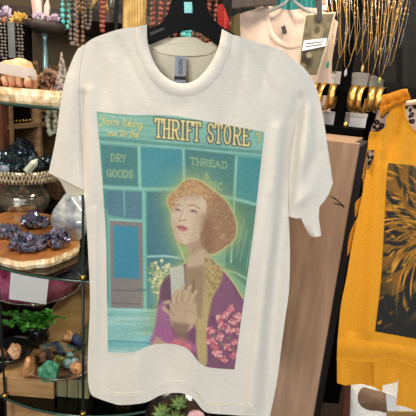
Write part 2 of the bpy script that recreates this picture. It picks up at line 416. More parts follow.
# back collar band (inside of the neck)
bt = resample(smooth_poly([(146, 26), (154, 41), (166, 38.5), (183, 37), (195, 37.5), (208, 43), (222, 30)]), 50)
bb = resample(smooth_poly([(146, 38), (157, 51), (168, 54.5), (184, 56), (200, 55.5), (211, 53), (222, 42)]), 50)
bm = NB()
V = [[bm.verts.new(PY(*(bt[j]*(1-k/4)+bb[j]*k/4), Yback(bt[j][0], 50, .5, .02)-.003+(.012 if j in (0, 49) else 0)*0)) for k in range(5)] for j in range(50)]
for j in range(49):
    for k in range(4): bm.faces.new((V[j][k], V[j+1][k], V[j+1][k+1], V[j][k+1]))
obj('back_collar', bm, M['shirt_in'], tee, label='inside band of the back collar')
# neck label
lab = NB(); lp = [(175.5, 55.5), (186.5, 56), (185.5, 84), (174, 83)]
YL = .80
prism(lab, lp, YL, .0008); lo = obj('neck_label', lab, M['greybox'], tee, smooth=False, label='grey neck label with upright brand lettering')
band = NB(); prism(band, [(174.3, 76), (186, 76.5), (185.9, 80), (174.2, 79.6)], YL-.0006, .0006); obj('size_band', band, M['ink'], lo, smooth=False)
def text_mesh(name, body, origin, xdir, ydir, height, mat_, parent, width=None, extrude=.0002):
    cu = bpy.data.curves.new(name, 'FONT'); cu.body = body; cu.align_x = 'CENTER'; cu.align_y = 'CENTER'; cu.size = 1; cu.extrude = extrude/height
    to = bpy.data.objects.new(name+'_t', cu); COL.objects.link(to)
    bpy.context.view_layer.update()
    me = bpy.data.meshes.new_from_object(to.evaluated_get(bpy.context.evaluated_depsgraph_get()))
    bpy.data.objects.remove(to); bpy.data.curves.remove(cu)
    xs = [v.co.x for v in me.vertices]; wd = max(xs)-min(xs)
    kx = (width/wd) if width else height
    xd = Vector(xdir).normalized(); yd = Vector(ydir).normalized(); zd = xd.cross(yd)
    for v in me.vertices: v.co = Vector(origin)+xd*v.co.x*kx+yd*v.co.y*height+zd*v.co.z*height
    me.materials.append(mat_)
    o = bpy.data.objects.new(name, me); COL.objects.link(o)
    if parent is not None:
        o.parent = parent
        if parent.type == 'EMPTY': o.matrix_parent_inverse = Matrix.Translation(parent.location).inverted()
    return o
up3 = (PY(181, 58, YL)-PY(180.4, 74, YL)).normalized()
text_mesh('lettering', 'GILDAN', PY(180.6, 67, YL-.0006), up3, up3.cross(Vector((0, -1, 0)))*-1 if False else Vector((0, -1, 0)).cross(up3), .0105, M['ink'], lo, width=.026)
# stitching lines: double hem row and shoulder/sleeve hems
def stitch(name, pts, off=.0006, r=.00055, fn=Yf):
    bm = NB(); tube(bm, [PY(x, y, fn(x, y)-off) for x, y in resample(pts, 70)], r, 5); return obj(name, bm, M['shirt_in'], tee)
stitch('hem_stitch', [(p[0], p[1]-9) for p in HEM[4:-6]]); stitch('hem_stitch', [(p[0], p[1]-11.5) for p in HEM[4:-6]])
# sleeves: front layer + back layer joined at the outer edge
def sleeve(L, R, T, B, depth, back_T=None, thick=.035):
    bm = NB(); g = coons(L, R, T, B, 36, 50)
    grid_mesh(bm, g, lambda x, y, s, t: depth(x, y, s, t))
    grid_mesh(bm, g, lambda x, y, s, t: depth(x, y, s, t)+thick*sin(pi*s)*min(1, .15+t*1.5))
    bmesh.ops.remove_doubles(bm, verts=bm.verts, dist=.0003)
    return obj('sleeve', bm, M['shirt'], tee)
OUTL = smooth_poly([(84, 45), (79, 48), (74, 56), (66, 77), (61, 100), (55.5, 140), (48.5, 173)])
sleeve(OUTL, SEAML[:-2]+[(84, 190)], [(84, 45), (84, 45.1)], smooth_poly([(48.5, 173), (60, 178.5), (72, 184.5), (84, 190)]), lambda x, y, s, t: Yf(x, y)-.0004)
OUTR = smooth_poly([(296, 61), (303, 67), (311, 77), (318, 93), (323.5, 118), (328, 149), (333, 183)])
sleeve(SEAMR, OUTR, [(296, 61), (296.1, 61)], smooth_poly([(288.5, 216), (294, 218), (301, 218), (309, 214.5), (318, 208), (327, 197), (333, 183)]), lambda x, y, s, t: Yf(x, y)-.0004)
# turned underside of the sleeve openings
bm = NB(); g = coons([(56, 177), (60, 181), (67, 189)], [(84, 190), (92, 189.5), (97, 190)], [(56, 177), (70, 184), (84, 190)], smooth_poly([(67, 189), (65.5, 193), (76, 196), (88, 193), (97, 190)]), 14, 8)
grid_mesh(bm, g, lambda x, y, s, t: Yf(84, y)+.022+.01*t); obj('sleeve_lining', bm, M['shirt_in'], tee)
bm = NB(); g = coons(smooth_poly([(300, 215), (304, 225), (309, 234), (313, 237.5)]), smooth_poly([(319.5, 206), (319, 218), (320.5, 230), (321, 236)]), [(300, 215), (319.5, 206)], [(313, 237.5), (321, 236)], 14, 20)
grid_mesh(bm, g, lambda x, y, s, t: Yf(305, 200)+.010-.010*sin(pi*s)*(t)); grid_mesh(bm, g, lambda x, y, s, t: Yf(305, 200)+.012+.008*sin(pi*s)*t)
obj('sleeve_cuff', bm, M['shirt'], tee, label='drooping turned cuff of the right sleeve')

# ---- painted print
def sd_poly(X, Y, poly):
    P = np.array(poly, float); n = len(P); d = np.full(X.shape, 1e9); ins = np.zeros(X.shape, bool)
    for i in range(n):
        a = P[i]; b = P[(i+1) % n]; e = b-a; wx = X-a[0]; wy = Y-a[1]
        t = np.clip((wx*e[0]+wy*e[1])/max(e@e, 1e-9), 0, 1)
        d = np.minimum(d, (wx-e[0]*t)**2+(wy-e[1]*t)**2)
        if a[1] != b[1]:
            c = ((a[1] > Y) != (b[1] > Y)) & (X < (b[0]-a[0])*(Y-a[1])/(b[1]-a[1])+a[0]); ins ^= c
    d = np.sqrt(d); return np.where(ins, -d, d)
def sd_line(X, Y, pts):
    d = np.full(X.shape, 1e9)
    for a, b in zip(pts, pts[1:]):
        ex, ey = b[0]-a[0], b[1]-a[1]; wx = X-a[0]; wy = Y-a[1]
        t = np.clip((wx*ex+wy*ey)/max(ex*ex+ey*ey, 1e-9), 0, 1)
        d = np.minimum(d, np.hypot(wx-ex*t, wy-ey*t))
    return d
class Paint:
    def __init__(s, X, Y): s.X, s.Y = X, Y; s.C = np.zeros(X.shape+(3,)); s.rng = np.random.default_rng(5)
    def mix(s, a, col):
        a = np.clip(a, 0, 1)[..., None]; s.C = s.C*(1-a)+np.array(col, float)*a
    def poly(s, p, col, soft=.6, a=1, var=0): 
        d = sd_poly(s.X, s.Y, p); s.mix(a*np.clip(.5-d/(2*soft), 0, 1), col); return d
    def line(s, p, w, col, soft=.5, a=1):
        d = sd_line(s.X, s.Y, p); s.mix(a*np.clip(.5-(d-w)/(2*soft), 0, 1), col); return d
    def ell(s, cx, cy, rx, ry, col, rot=0, soft=.3, a=1):
        c, n = cos(rot), sin(rot); x = (s.X-cx)*c+(s.Y-cy)*n; y = -(s.X-cx)*n+(s.Y-cy)*c
        q = np.hypot(x/rx, y/ry); s.mix(a*np.clip((1-q)/soft+.5, 0, 1), col)
def vnoise(X, Y, sx, sy, seed=0):
    rng = np.random.default_rng(seed); T = rng.random((64, 64))
    u = X/sx; v = Y/sy; i = np.floor(u).astype(int); j = np.floor(v).astype(int); fu = u-i; fv = v-j
    fu = fu*fu*(3-2*fu); fv = fv*fv*(3-2*fv)
    g = lambda a, b: T[a % 64, b % 64]
    return (g(i, j)*(1-fu)+g(i+1, j)*fu)*(1-fv)+(g(i, j+1)*(1-fu)+g(i+1, j+1)*fu)*fv
arc = lambda cx, cy, r, a0, a1, n=8, ry=None: [(cx+r*cos(radians(a0+(a1-a0)*k/n)), cy+(ry or r)*sin(radians(a0+(a1-a0)*k/n))) for k in range(n+1)]
CAPS = {  # strokes in a unit box, x right, y DOWN from the cap line
 'T': [[(0, 0), (1, 0)], [(.5, 0), (.5, 1)], [(.28, 1), (.72, 1)], [(0, 0), (0, .2)], [(1, 0), (1, .2)]],
 'H': [[(.12, 0), (.12, 1)], [(.88, 0), (.88, 1)], [(.12, .5), (.88, .5)], [(-.03, 0), (.27, 0)], [(.73, 0), (1.03, 0)], [(-.03, 1), (.27, 1)], [(.73, 1), (1.03, 1)]],
 'R': [[(.12, 0), (.12, 1)], [(0, 0), (.55, 0)]+arc(.55, .26, .38, -90, 90, 8, .26)+[(.12, .52)], [(.5, .52), (.85, 1), (1.02, 1)], [(-.03, 1), (.3, 1)]],
 'I': [[(.5, 0), (.5, 1)], [(.15, 0), (.85, 0)], [(.15, 1), (.85, 1)]],
 'F': [[(.12, 0), (.12, 1)], [(0, 0), (1, 0), (1, .18)], [(.12, .48), (.75, .48)], [(-.03, 1), (.35, 1)]],
 'S': [[(.9, .22)]+arc(.5, .25, .4, -20, -270, 10, .25)+arc(.5, .75, .42, -90, 160, 10, .25)+[(.06, .72)]],
 'O': [arc(.5, .5, .44, 0, 360, 18, .5)],
 'E': [[(.12, 0), (.12, 1)], [(0, 0), (.95, 0), (.95, .18)], [(.12, .48), (.72, .48)], [(0, 1), (.98, 1), (.98, .82)]],
 'D': [[(.12, 0), (.12, 1)], [(0, 0), (.4, 0)]+arc(.4, .5, .52, -90, 90, 10, .5)+[(0, 1)]],
 'Y': [[(0, 0), (.5, .5), (1, 0)], [(.5, .5), (.5, 1)]],
 'G': [arc(.52, .5, .46, -40, -350, 14, .5)+[(.97, .55), (.6, .55)], [(.95, .55), (.95, 1)]],
 'A': [[(0, 1), (.5, 0), (1, 1)], [(.2, .65), (.8, .65)]],
 'B': [[(.12, 0), (.12, 1)], [(0, 0), (.5, 0)]+arc(.5, .24, .34, -90, 90, 8, .24)+[(.12, .48)], [(.5, .48)]+arc(.5, .74, .42, -90, 90, 8, .26)+[(0, 1)]],
 'C': [arc(.52, .5, .46, -45, -315, 14, .5)],
 '&': [[(1, 1), (.25, .3)]+arc(.45, .2, .22, 160, 380, 8, .2)+[(.15, .6)]+arc(.4, .75, .32, 180, 20, 8, .25)+[(.95, .5)]],
 '?': [arc(.5, .27, .42, 190, 400, 10, .27)+[(.5, .6), (.45, .75)], [(.43, .97), (.45, 1)]],
}
LOW = {  # flowing lower-case strokes: x-height 0..1 (y down from x-height line), ascenders negative
 'Y': (1.3, [[(.1, -1), (.35, -.1), (.75, -.1), (1.05, -1), (.85, .6), (.5, 1.8), (.15, 1.5), (.9, .7), (1.4, .6)]]),
 'o': (.8, [arc(.4, .5, .36, 0, 360, 10, .5)+[(.9, .2)]]),
 'u': (.9, [[(.05, 0), (.1, .85), (.4, 1), (.7, .6), (.75, 0), (.75, .85), (1, .9)]]),
 "'": (.3, [[(.15, -1), (.05, -.55)]]),
 'r': (.6, [[(.1, 0), (.15, 1)], [(.15, .4), (.35, .05), (.6, .15)]]),
 'e': (.75, [[(.05, .55), (.6, .4), (.5, .02), (.2, .1), (.05, .6), (.3, 1), (.75, .75)]]),
 't': (.65, [[(.35, -1), (.2, .8), (.4, 1), (.7, .8)], [(-.05, -.25), (.75, -.35)]]),
 'a': (.9, [arc(.4, .5, .36, 0, 360, 10, .5), [(.78, 0), (.78, .85), (1, .9)]]),
 'k': (.9, [[(.3, -1.2), (.05, 1)], [(.8, 0), (.15, .5), (.75, 1), (.95, .9)]]),
 'i': (.45, [[(.15, 0), (.15, .9), (.45, .9)], [(.22, -.5), (.24, -.42)]]),
 'n': (.95, [[(.1, 0), (.1, 1)], [(.1, .4), (.4, 0), (.65, .2), (.65, .9), (.95, .9)]]),
 'g': (.95, [arc(.4, .45, .34, 0, 360, 10, .45), [(.74, 0), (.7, 1.4), (.4, 1.9), (.1, 1.6), (1, .7)]]),
 'm': (1.3, [[(.1, 0), (.1, 1)], [(.1, .4), (.35, 0), (.55, .2), (.55, 1)], [(.55, .4), (.8, 0), (1, .2), (1, .9), (1.3, .9)]]),
 'h': (.9, [[(.35, -1.2), (.05, 1)], [(.1, .5), (.4, 0), (.65, .2), (.6, .9), (.9, .9)]]),
 ' ': (.7, []),
}
def caps(P, x0, x1, ytop0, slope, xr, h, text, boxes, w, col, outline=None, ow=0):
    for ch, (a, b) in zip(text, boxes):
        for st in CAPS[ch]:
            pts = [(a+u*(b-a)-v*h*.02, ytop0+slope*(a+u*(b-a)-xr)+v*h) for u, v in st]
            if outline is not None: P.line(pts, w+ow, outline, .4)
    for ch, (a, b) in zip(text, boxes):
        for st in CAPS[ch]:
            pts = [(a+u*(b-a)-v*h*.02, ytop0+slope*(a+u*(b-a)-xr)+v*h) for u, v in st]
            P.line(pts, w, col, .4)
def script(P, x, y, slope, sx, sy, text, w, col, sh):
    x0 = x
    for ch in text:
        adv, sts = LOW[ch]
        for st in sts:
            pts = [(x+u*sx-(v-1)*sy*.25, y+slope*(x+u*sx-x0)+v*sy) for u, v in st]
            P.line([(p[0]+.5, p[1]+.6) for p in pts], w+.15, sh, .4, .55); P.line(pts, w, col, .4)
        x += adv*sx

NS, NT = 236, 350
PL = smooth_poly([(96.5, 111.5), (99, 140), (103, 190), (106, 240), (107, 300), (108, 352)])
PR = smooth_poly([(264.5, 132), (259, 180), (253.5, 230), (246, 285), (239, 335), (234.5, 369.5)])
PT = smooth_poly([(96.5, 111.5), (130, 115), (170, 115.5), (210, 122), (264.5, 132)])
PB = smooth_poly([(108, 352), (122, 353), (135, 351.5), (150, 345.5), (165, 343.5), (180, 345.5), (190, 351), (200, 363), (210, 367.5), (234.5, 369.5)])
GP = coons(PL, PR, PT, PB, NS, NT); PX, PYY = GP[..., 0], GP[..., 1]
A = Paint(PX, PYY)
nz1 = vnoise(PX, PYY, 9, 1.4, 1); nz2 = vnoise(PX, PYY, 2.2, 2.2, 2); nz3 = vnoise(PX, PYY, 14, 14, 3)
A.C[:] = (84, 160, 148)
hd = PYY-.11*(PX-96)                                   # header board, streaky wood siding
A.mix(np.clip((136-hd)/2, 0, 1), (118, 184, 166)); 
A.mix((hd < 137)*np.clip((vnoise(PX, hd, 30, 2.0, 4)-.5)*1.6, 0, .55), (70, 140, 125))
A.mix((hd < 137)*np.clip((vnoise(PX, hd+7, 40, 2.4, 8)-.6)*1.6, 0, .5), (160, 212, 190))
A.line([(98, 138), (262, 152)], 1.2, (60, 125, 115), 1.2, .7)
A.line([(98, 141.5), (262, 155)], 1.0, (135, 195, 180), .8, .8)
A.poly([(101, 144.5), (137, 148), (138, 186), (103.5, 184.5)], (56, 122, 124))
A.poly([(141, 147), (182, 149), (182, 187), (142, 187)], (52, 138, 152))
A.poly([(185, 149), (235, 155), (232.5, 198), (186, 190)], (58, 122, 120))
A.poly([(238, 156.5), (262, 159), (257.5, 203), (235.5, 197)], (52, 138, 142))
A.line([(103, 187), (140, 189), (186, 189), (232, 198), (258, 205)], 1.3, (122, 190, 178), .6)
A.poly([(103.5, 190), (142, 192), (142, 219), (125, 218), (108, 215)], (66, 116, 138))
A.poly([(147, 192), (186, 192), (190, 310), (148, 310)], (48, 112, 130))
A.poly([(230, 200), (259, 207), (250, 290), (225, 268)], (58, 118, 102))
A.line([(124, 190), (124.5, 216)], .7, (100, 170, 165))
A.poly([(109.5, 219), (143.5, 221), (144.5, 308), (110, 308)], (122, 114, 112))
A.poly([(113, 225), (138, 226.5), (139.5, 279), (113.5, 278)], (40, 128, 162))
A.line([(112, 290), (140, 291)], .5, (90, 82, 84)); A.line([(112, 303), (140, 304)], .5, (90, 82, 84)); A.line([(110, 219.5), (143, 221.5)], 1, (122, 192, 184))
A.line([(108.5, 216), (110, 309)], 1.1, (96, 172, 160)); A.line([(104, 190), (107, 300)], 1.6, (66, 142, 132))
A.line([(143.6, 191), (145, 309)], 1.5, (108, 190, 180)); A.line([(147, 193), (148, 309)], .6, (54, 120, 122))
A.line([(148, 256.5), (165, 256), (180, 258)], 1.1, (138, 200, 198))
A.line([(140, 290), (148, 290), (158, 291)], 1, (70, 110, 120)); A.poly([(147.5, 280), (156, 281), (157, 304), (148, 305)], (40, 122, 166))
A.mix(np.clip((PYY-308)/2, 0, 1)*(PX < 175), (122, 190, 186))
A.mix((PYY > 309)*np.clip((vnoise(PX, PYY, 26, 2.6, 11)-.5)*2.4, 0, .8), (84, 168, 172))
A.mix((PYY > 309)*np.clip((vnoise(PX, PYY, 30, 3, 12)-.6)*2.2, 0, .7), (176, 214, 206))
A.line([(106, 309), (160, 311)], 1.2, (150, 210, 205), .8); A.line([(107, 341), (150, 343)], 1, (70, 150, 160), .8)
A.line([(236.5, 157), (234.5, 198), (231, 262)], 1.0, (126, 196, 180)); A.line([(183.5, 149), (184.3, 188)], 1.2, (122, 190, 178)); A.line([(139, 147), (139.8, 188)], 1.3, (126, 196, 182))
for q in (((240, 262), (247, 230)), ((236, 258), (244, 218)), ((246, 270), (251, 240))): A.line(q, .6, (120, 180, 150), .6, .6)
A.line([(226, 270), (236, 273), (247, 279)], 1.1, (130, 190, 160), .7)
# window lettering
GR = (142, 178, 122)
caps(A, 0, 0, 154, .06, 111, 7, 'DRY', [(111, 115), (116.5, 121), (122, 126)], .55, GR)
caps(A, 0, 0, 169.5, .05, 107, 7, 'GOODS', [(107, 111.5), (112.5, 117), (118, 122.5), (123.5, 128), (129, 133)], .6, GR)
caps(A, 0, 0, 157.5, .13, 190.5, 6.4, 'THREAD', [(190.5, 195.5), (197, 202), (203.3, 208.3), (209.5, 213.8), (215, 220.3), (222, 227.5)], .55, GR)
caps(A, 0, 0, 172.5, .1, 204, 6, '&', [(204.5, 209)], .5, GR)
caps(A, 0, 0, 179.5, .13, 192, 7, 'FABRIC', [(191.5, 195.5), (196.5, 201.5), (202.8, 207.3), (208.8, 213.3), (214.6, 216.6), (218, 223)], .55, GR)
# header lettering
caps(A, 0, 0, 118.6, .093, 156, 18.3, 'THRIFTSTORE', [(155.5, 162), (163.6, 170), (172.3, 179.3), (181, 185), (187, 192), (193.6, 200.3), (208, 213.7), (215.4, 222), (224.2, 231), (233.6, 240.8), (243.4, 249.4)], .95, (238, 216, 128), (52, 66, 78), 1.15)
caps(A, 0, 0, 132.5, .1, 256, 10.5, '?', [(256, 260.8)], .7, (226, 206, 112), (70, 120, 110), .5)
script(A, 99, 119.5, .10, 4.3, 4.0, "You're taking", .45, (226, 212, 122), (60, 110, 92))
script(A, 108, 132.0, .06, 4.3, 3.4, "me to the", .45, (226, 212, 122), (60, 110, 92))
# figure
HAIR = smooth_poly([(168, 203), (168.5, 197), (174, 192), (179, 187), (184, 181.5), (190, 179.3), (201, 182), (212, 190), (224, 199.5), (232.5, 213), (236.3, 227), (234, 239), (225, 247), (212, 254), (203, 246), (197, 226), (188, 205), (178, 201), (174, 211), (171, 210), (168, 203)])
COAT = smooth_poly([(152, 345), (157, 330), (158.5, 305), (160.5, 287), (168, 275), (185, 264), (205, 256), (222, 270), (233, 283), (243, 299), (251, 300), (246, 372), (205, 372), (190, 360), (152, 352)])
sil = np.minimum(sd_poly(PX, PYY, HAIR), sd_poly(PX, PYY, COAT))
sil = np.minimum(sil, sd_poly(PX, PYY, [(173, 200), (205, 195), (210, 262), (186, 262), (178, 242), (172, 222)]))
A.mix(.8*np.exp(-np.maximum(sil, 0)/8)*(PYY > 165)*(PYY < 335), (172, 184, 96))
A.mix(.85*np.clip(1-np.abs(sil-.6)/1.3, 0, 1)*(PYY < 300), (205, 205, 130))
rr = random.Random(3)
for i in range(150):
    bx, by = rr.gauss(160, 4.6), rr.gauss(280, 10)
    if by > 300 or by < 260: continue
    A.ell(bx, by, rr.uniform(1.2, 2.4), rr.uniform(1, 2), rr.choice([(206, 204, 140), (168, 178, 110), (222, 216, 168), (120, 150, 100)]), soft=.6)
A.poly(COAT, (126, 70, 102)); 
A.mix((sd_poly(PX, PYY, COAT) < 0)*np.clip((nz3-.45)*1.6, 0, .5), (92, 44, 82))
A.poly([(162, 284), (170, 276), (173, 306), (170, 318), (162, 306)], (96, 62, 82), 1.2)
A.poly([(158, 306), (163, 300), (171, 316), (172, 346), (152, 347)], (160, 92, 140), 1.5)
A.poly([(157, 325), (172, 330), (196, 345), (196, 352), (150, 348), (150, 340)], (170, 78, 140), 1.5, .85)
A.poly([(150, 346), (157, 336), (166, 343), (190, 350), (190, 360), (150, 352)], (190, 165, 118), 1.5, .8)
# flowers on the left sleeve
for x, y in ((182, 340), (187, 347), (176, 343)):
    A.ell(x, y, 4.5, 4, (208, 100, 110), soft=.5)
# neck, blouse, collar
A.poly(smooth_poly([(186, 238), (207, 236), (208.5, 256), (213, 268), (208, 300), (190, 296), (186, 268), (190, 256)]), (196, 164, 132), .9)
A.poly(smooth_poly([(188, 240), (202, 236), (206, 246), (196, 252), (190, 256)]), (166, 126, 98), 2.5, .7)
A.poly([(186, 268), (207, 264), (206, 322), (196, 330), (188, 300)], (168, 138, 102), 1.2)
A.poly(smooth_poly([(205, 256), (212, 262), (222, 268), (221, 282), (212, 300), (207, 330), (207, 362), (200, 366), (196, 335), (203, 300), (206, 280), (204, 262)]), (186, 158, 96), 1)
A.mix((sd_poly(PX, PYY, [(204, 257), (222, 268), (221, 284), (211, 302), (206, 302), (206, 275)]) < 0)*np.clip((nz2-.45)*2.2, 0, .8), (140, 108, 58))
A.poly([(184, 268), (203, 269), (202, 320), (186, 305)], (150, 122, 86), 1.2, .8); A.line([(194, 280), (193, 312)], 1, (112, 84, 58), 1.2, .8)
A.poly([(169.5, 267.5), (183.8, 265.8), (185.5, 300), (172, 305)], (190, 192, 172), .7)
# hand
A.poly(smooth_poly([(176, 298), (183, 291), (193, 294), (197, 312), (192, 328), (181, 334), (171, 324), (170, 308), (173, 302)]), (192, 158, 122), .9)
for pts in ([(174, 308), (169, 302), (165.5, 302.5)], [(175, 304), (174, 297), (177, 291)], [(180, 300), (180, 292), (183, 287)], [(186, 300), (188, 292), (190, 287)], [(191, 302), (194, 296), (196, 292)], [(173, 315), (167, 311), (164, 308)]):
    A.line(pts, 1.9, (198, 164, 128), .7); A.line([(p[0]+2.1, p[1]+.6) for p in pts], .35, (138, 100, 74), .6, .8)
A.poly([(172, 322), (190, 324), (187, 342), (175, 337)], (122, 90, 78), 2, .8)
# face
A.poly(HAIR, (178, 126, 80), .7)
A.poly(smooth_poly([(172.5, 206), (176, 200), (184, 196), (194, 194), (203, 197), (207, 206), (206, 220), (202, 230), (199, 238), (188, 244.5), (181, 244), (176.5, 240), (174, 230), (171.5, 219), (172.5, 206)]), (208, 182, 152), .8)
A.poly(smooth_poly([(196, 212), (206, 212), (205, 224), (201, 232), (197, 240), (189, 244), (192, 232), (196, 212)]), (192, 156, 122), 3, .7)
A.poly([(172, 219), (176, 222), (178, 236), (182, 243), (176, 241), (173, 230)], (186, 146, 112), 2, .6); A.poly(smooth_poly([(172, 204), (176, 199), (185, 195), (195, 193.5), (204, 197), (200, 200), (188, 200), (178, 203), (173, 210)]), (186, 146, 108), 2.2, .55)
A.ell(182, 214, 4, 9, (220, 196, 168), soft=.8, a=.7)
for cx, cy, rx in ((177.6, 210, 2.3), (193.5, 211.5, 3)):
    A.ell(cx, cy, rx+1.2, 2.2, (178, 138, 112), .15, .8, .8); A.ell(cx, cy, rx, 1.1, (98, 76, 70), .15, .6); A.ell(cx-.5, cy+1.2, rx*.8, .6, (216, 196, 176), .1, .6, .8)
A.line([(175, 206.5), (178, 204.8), (181.5, 206)], .5, (150, 104, 72), .5); A.line([(189, 205.8), (194, 204.8), (199.5, 208.5)], .55, (150, 104, 72), .5)
A.line([(184, 208), (180.5, 217), (179, 220), (182, 221), (185.5, 219.5)], .5, (168, 126, 98), .7, .8)
A.ell(180.3, 220.6, 1.1, .6, (130, 84, 70)); A.ell(184.6, 220.2, .8, .5, (140, 94, 76))
A.ell(182.3, 227.6, 5.4, 2.0, (178, 92, 88), .22, .4); A.ell(182, 230, 4.2, 1.5, (196, 116, 108), .22, .5); A.line([(177, 226.8), (182, 228.2), (187.8, 229.2)], .35, (110, 50, 54), .4)
A.ell(184, 234, 4, .8, (172, 136, 106), .2, .8, .6); A.line([(176, 241), (184, 245.3), (193, 243)], .5, (160, 118, 86), .8, .7)
# hair waves in front of the forehead and curls
A.poly(smooth_poly([(168, 203), (169, 196), (176, 190), (183, 183), (196, 182), (205, 190), (208, 200), (202, 196), (193, 193.5), (183, 195.5), (176.5, 199.5), (173.5, 206), (171.8, 212), (168, 203)]), (196, 148, 92), .8)
hm = (sd_poly(PX, PYY, HAIR) < 0)
A.mix(hm*(sd_poly(PX, PYY, [(173, 207), (184, 196), (203, 197), (207, 206), (202, 231), (188, 244), (175, 240)]) > 0)*np.clip((PX-198)/30+(PYY-214)/60, 0, .55), (142, 100, 74))
fm = sd_poly(PX, PYY, [(173, 207), (184, 196), (203, 197), (207, 206), (202, 231), (188, 244), (175, 240)]) > 0
A.mix(hm*fm*np.clip((vnoise(PX+.4*PYY, PYY, 2.4, 1.7, 21)-.5)*2.0, 0, .5), (144, 96, 60)); A.mix(hm*fm*np.clip((vnoise(PX+.4*PYY, PYY, 2.2, 1.6, 22)-.6)*2.0, 0, .5), (206, 160, 108))
A.poly(smooth_poly([(203, 215), (212, 222), (214, 240), (210, 253), (203, 245), (201, 232), (203, 215)]), (128, 84, 56), 3.5, .6)
# bouquet
for i, (x, y) in enumerate([(218, 319.5), (210.5, 330), (221, 336.5), (230, 330), (216.5, 352.5), (227, 347.5), (211.5, 339.5), (232.5, 355), (236.5, 331.5), (231, 309), (239, 317), (222, 325), (237, 343), (223, 358), (214, 345), (234, 322), (226, 316)]):
    rr = random.Random(i+70); x += rr.uniform(-1, 1); y += rr.uniform(-1, 1)
    A.ell(x+.6, y+.8, 4.6, 4.2, (112, 52, 76), soft=.7, a=.5)
    for k in range(19):
        a = rr.uniform(0, 6.28); q = rr.uniform(.4, 4.3); A.ell(x+q*cos(a), y+q*sin(a)*.9, rr.uniform(1.1, 1.9), rr.uniform(.9, 1.5), rr.choice([(222, 116, 124), (236, 150, 150), (214, 98, 112), (190, 70, 92), (240, 172, 164)]), rr.uniform(0, 3), .6)
for x, y in ((222, 344), (229, 338), (215, 336), (219, 330), (233, 349)): A.ell(x, y, 1.6, 1.1, (120, 130, 84), .6, .6)
# aged ink: faded a little into the cotton, weave grain
A.mix(np.full(PX.shape, .15), (226, 220, 204))
A.C = A.C*.88+A.C.mean(axis=2, keepdims=True)*.12
A.C *= (0.95+.10*vnoise(PX, PYY, 1.3, .9, 31))[..., None]
def ink_mesh(name, G, depthfn, C, mat_, parent, label):
    nt, ns = G.shape[:2]; me = bpy.data.meshes.new(name)
    co = [PY(G[j, i, 0], G[j, i, 1], depthfn(G[j, i, 0], G[j, i, 1])) for j in range(nt) for i in range(ns)]
    fs = [(j*ns+i, (j+1)*ns+i, (j+1)*ns+i+1, j*ns+i+1) for j in range(nt-1) for i in range(ns-1)]
    me.from_pydata(co, [], fs)
    ca = me.color_attributes.new('ink', 'FLOAT_COLOR', 'POINT')
    c = np.clip(C.reshape(-1, 3)/255, 0, 1); c = np.where(c <= .04045, c/12.92, ((c+.055)/1.055)**2.4)
    ca.data.foreach_set('color', np.c_[c, np.ones(len(c))].astype(np.float32).ravel())
    me.materials.append(mat_)
    for p in me.polygons: p.use_smooth = True
    o = bpy.data.objects.new(name, me); COL.objects.link(o); o.parent = parent
    o.matrix_parent_inverse = Matrix.Translation(parent.location).inverted(); o['label'] = label
    return o
ink_mesh('printed_graphic', GP, lambda x, y: Yf(x, y)-.0013, A.C, M['print'], tee, 'teal shop front print with red haired woman, flowers and lettering')

# ------------------------------------------------------------------ hanger and rail
hang = thing('clothes_hanger', 'black plastic clothes hanger holding the cream printed t-shirt', 'hanger', PY(190, 0, .795))
bm = NB()
prism(bm, [(177, -16), (200, -16), (203, -6), (205, 0), (208, 12), (213, 21), (221, 27.5), (238, 36), (262, 46), (262, 54), (240, 51), (222, 48), (214, 43), (206, 36), (198, 30), (190, 28), (181, 29), (174, 33), (166, 37.5), (150, 44), (135, 45), (116, 46), (116, 38), (130, 33), (146, 29), (158, 26.5), (164, 22), (168, 13), (171, 2), (174, -8)], .792, .010, .002)
obj('body', bm, M['black_plastic'], hang, smooth=False)
bm = NB(); prism(bm, [(184, 2), (192, 2), (192.5, 13), (184.5, 13)], .7912, .001); obj('slot', bm, M['turq'], hang, smooth=False, label='turquoise patch standing in for beads seen through the hanger neck')  # hole is not cut; flat patch stands in for the beads behind
bm = NB(); prism(bm, [(149, 33), (163, 27.5), (165, 29), (151, 35.5)], .7912, .001); obj('arm_ridge', bm, M['pedside'], hang, smooth=False)
top = PY(188.5, -14, .797); hk = [top+Vector((0, 0, -.01)), top+Vector((0, 0, .03))]
hk += [top+Vector((.022-.022*cos(a), 0, .03+.022*sin(a)+.012)) for a in np.linspace(0, pi*1.15, 14)]
bm = NB(); tube(bm, hk, .0022, 8); obj('hook', bm, M['steel'], hang)
rz = hk[9].z-.0045-.0022
rc = top+Vector((.022, 0, 0)); zr = max(p.z for p in hk)-.0022-.0075
rail = thing('hanging_rail', 'steel garment rail above the printed t-shirt', 'rail', (rc.x, rc.y, zr))
bm = NB(); tube(bm, [(-.75, rc.y, zr), (.75, rc.y, zr)], .0075, 12); obj('bar', bm, M['steel'], rail)
for x in (-.7, .7):
    bm = NB(); tube(bm, [(x, rc.y, zr), (x, rc.y, ZC)], .006, 10); obj('drop_rod', bm, M['steel'], rail)

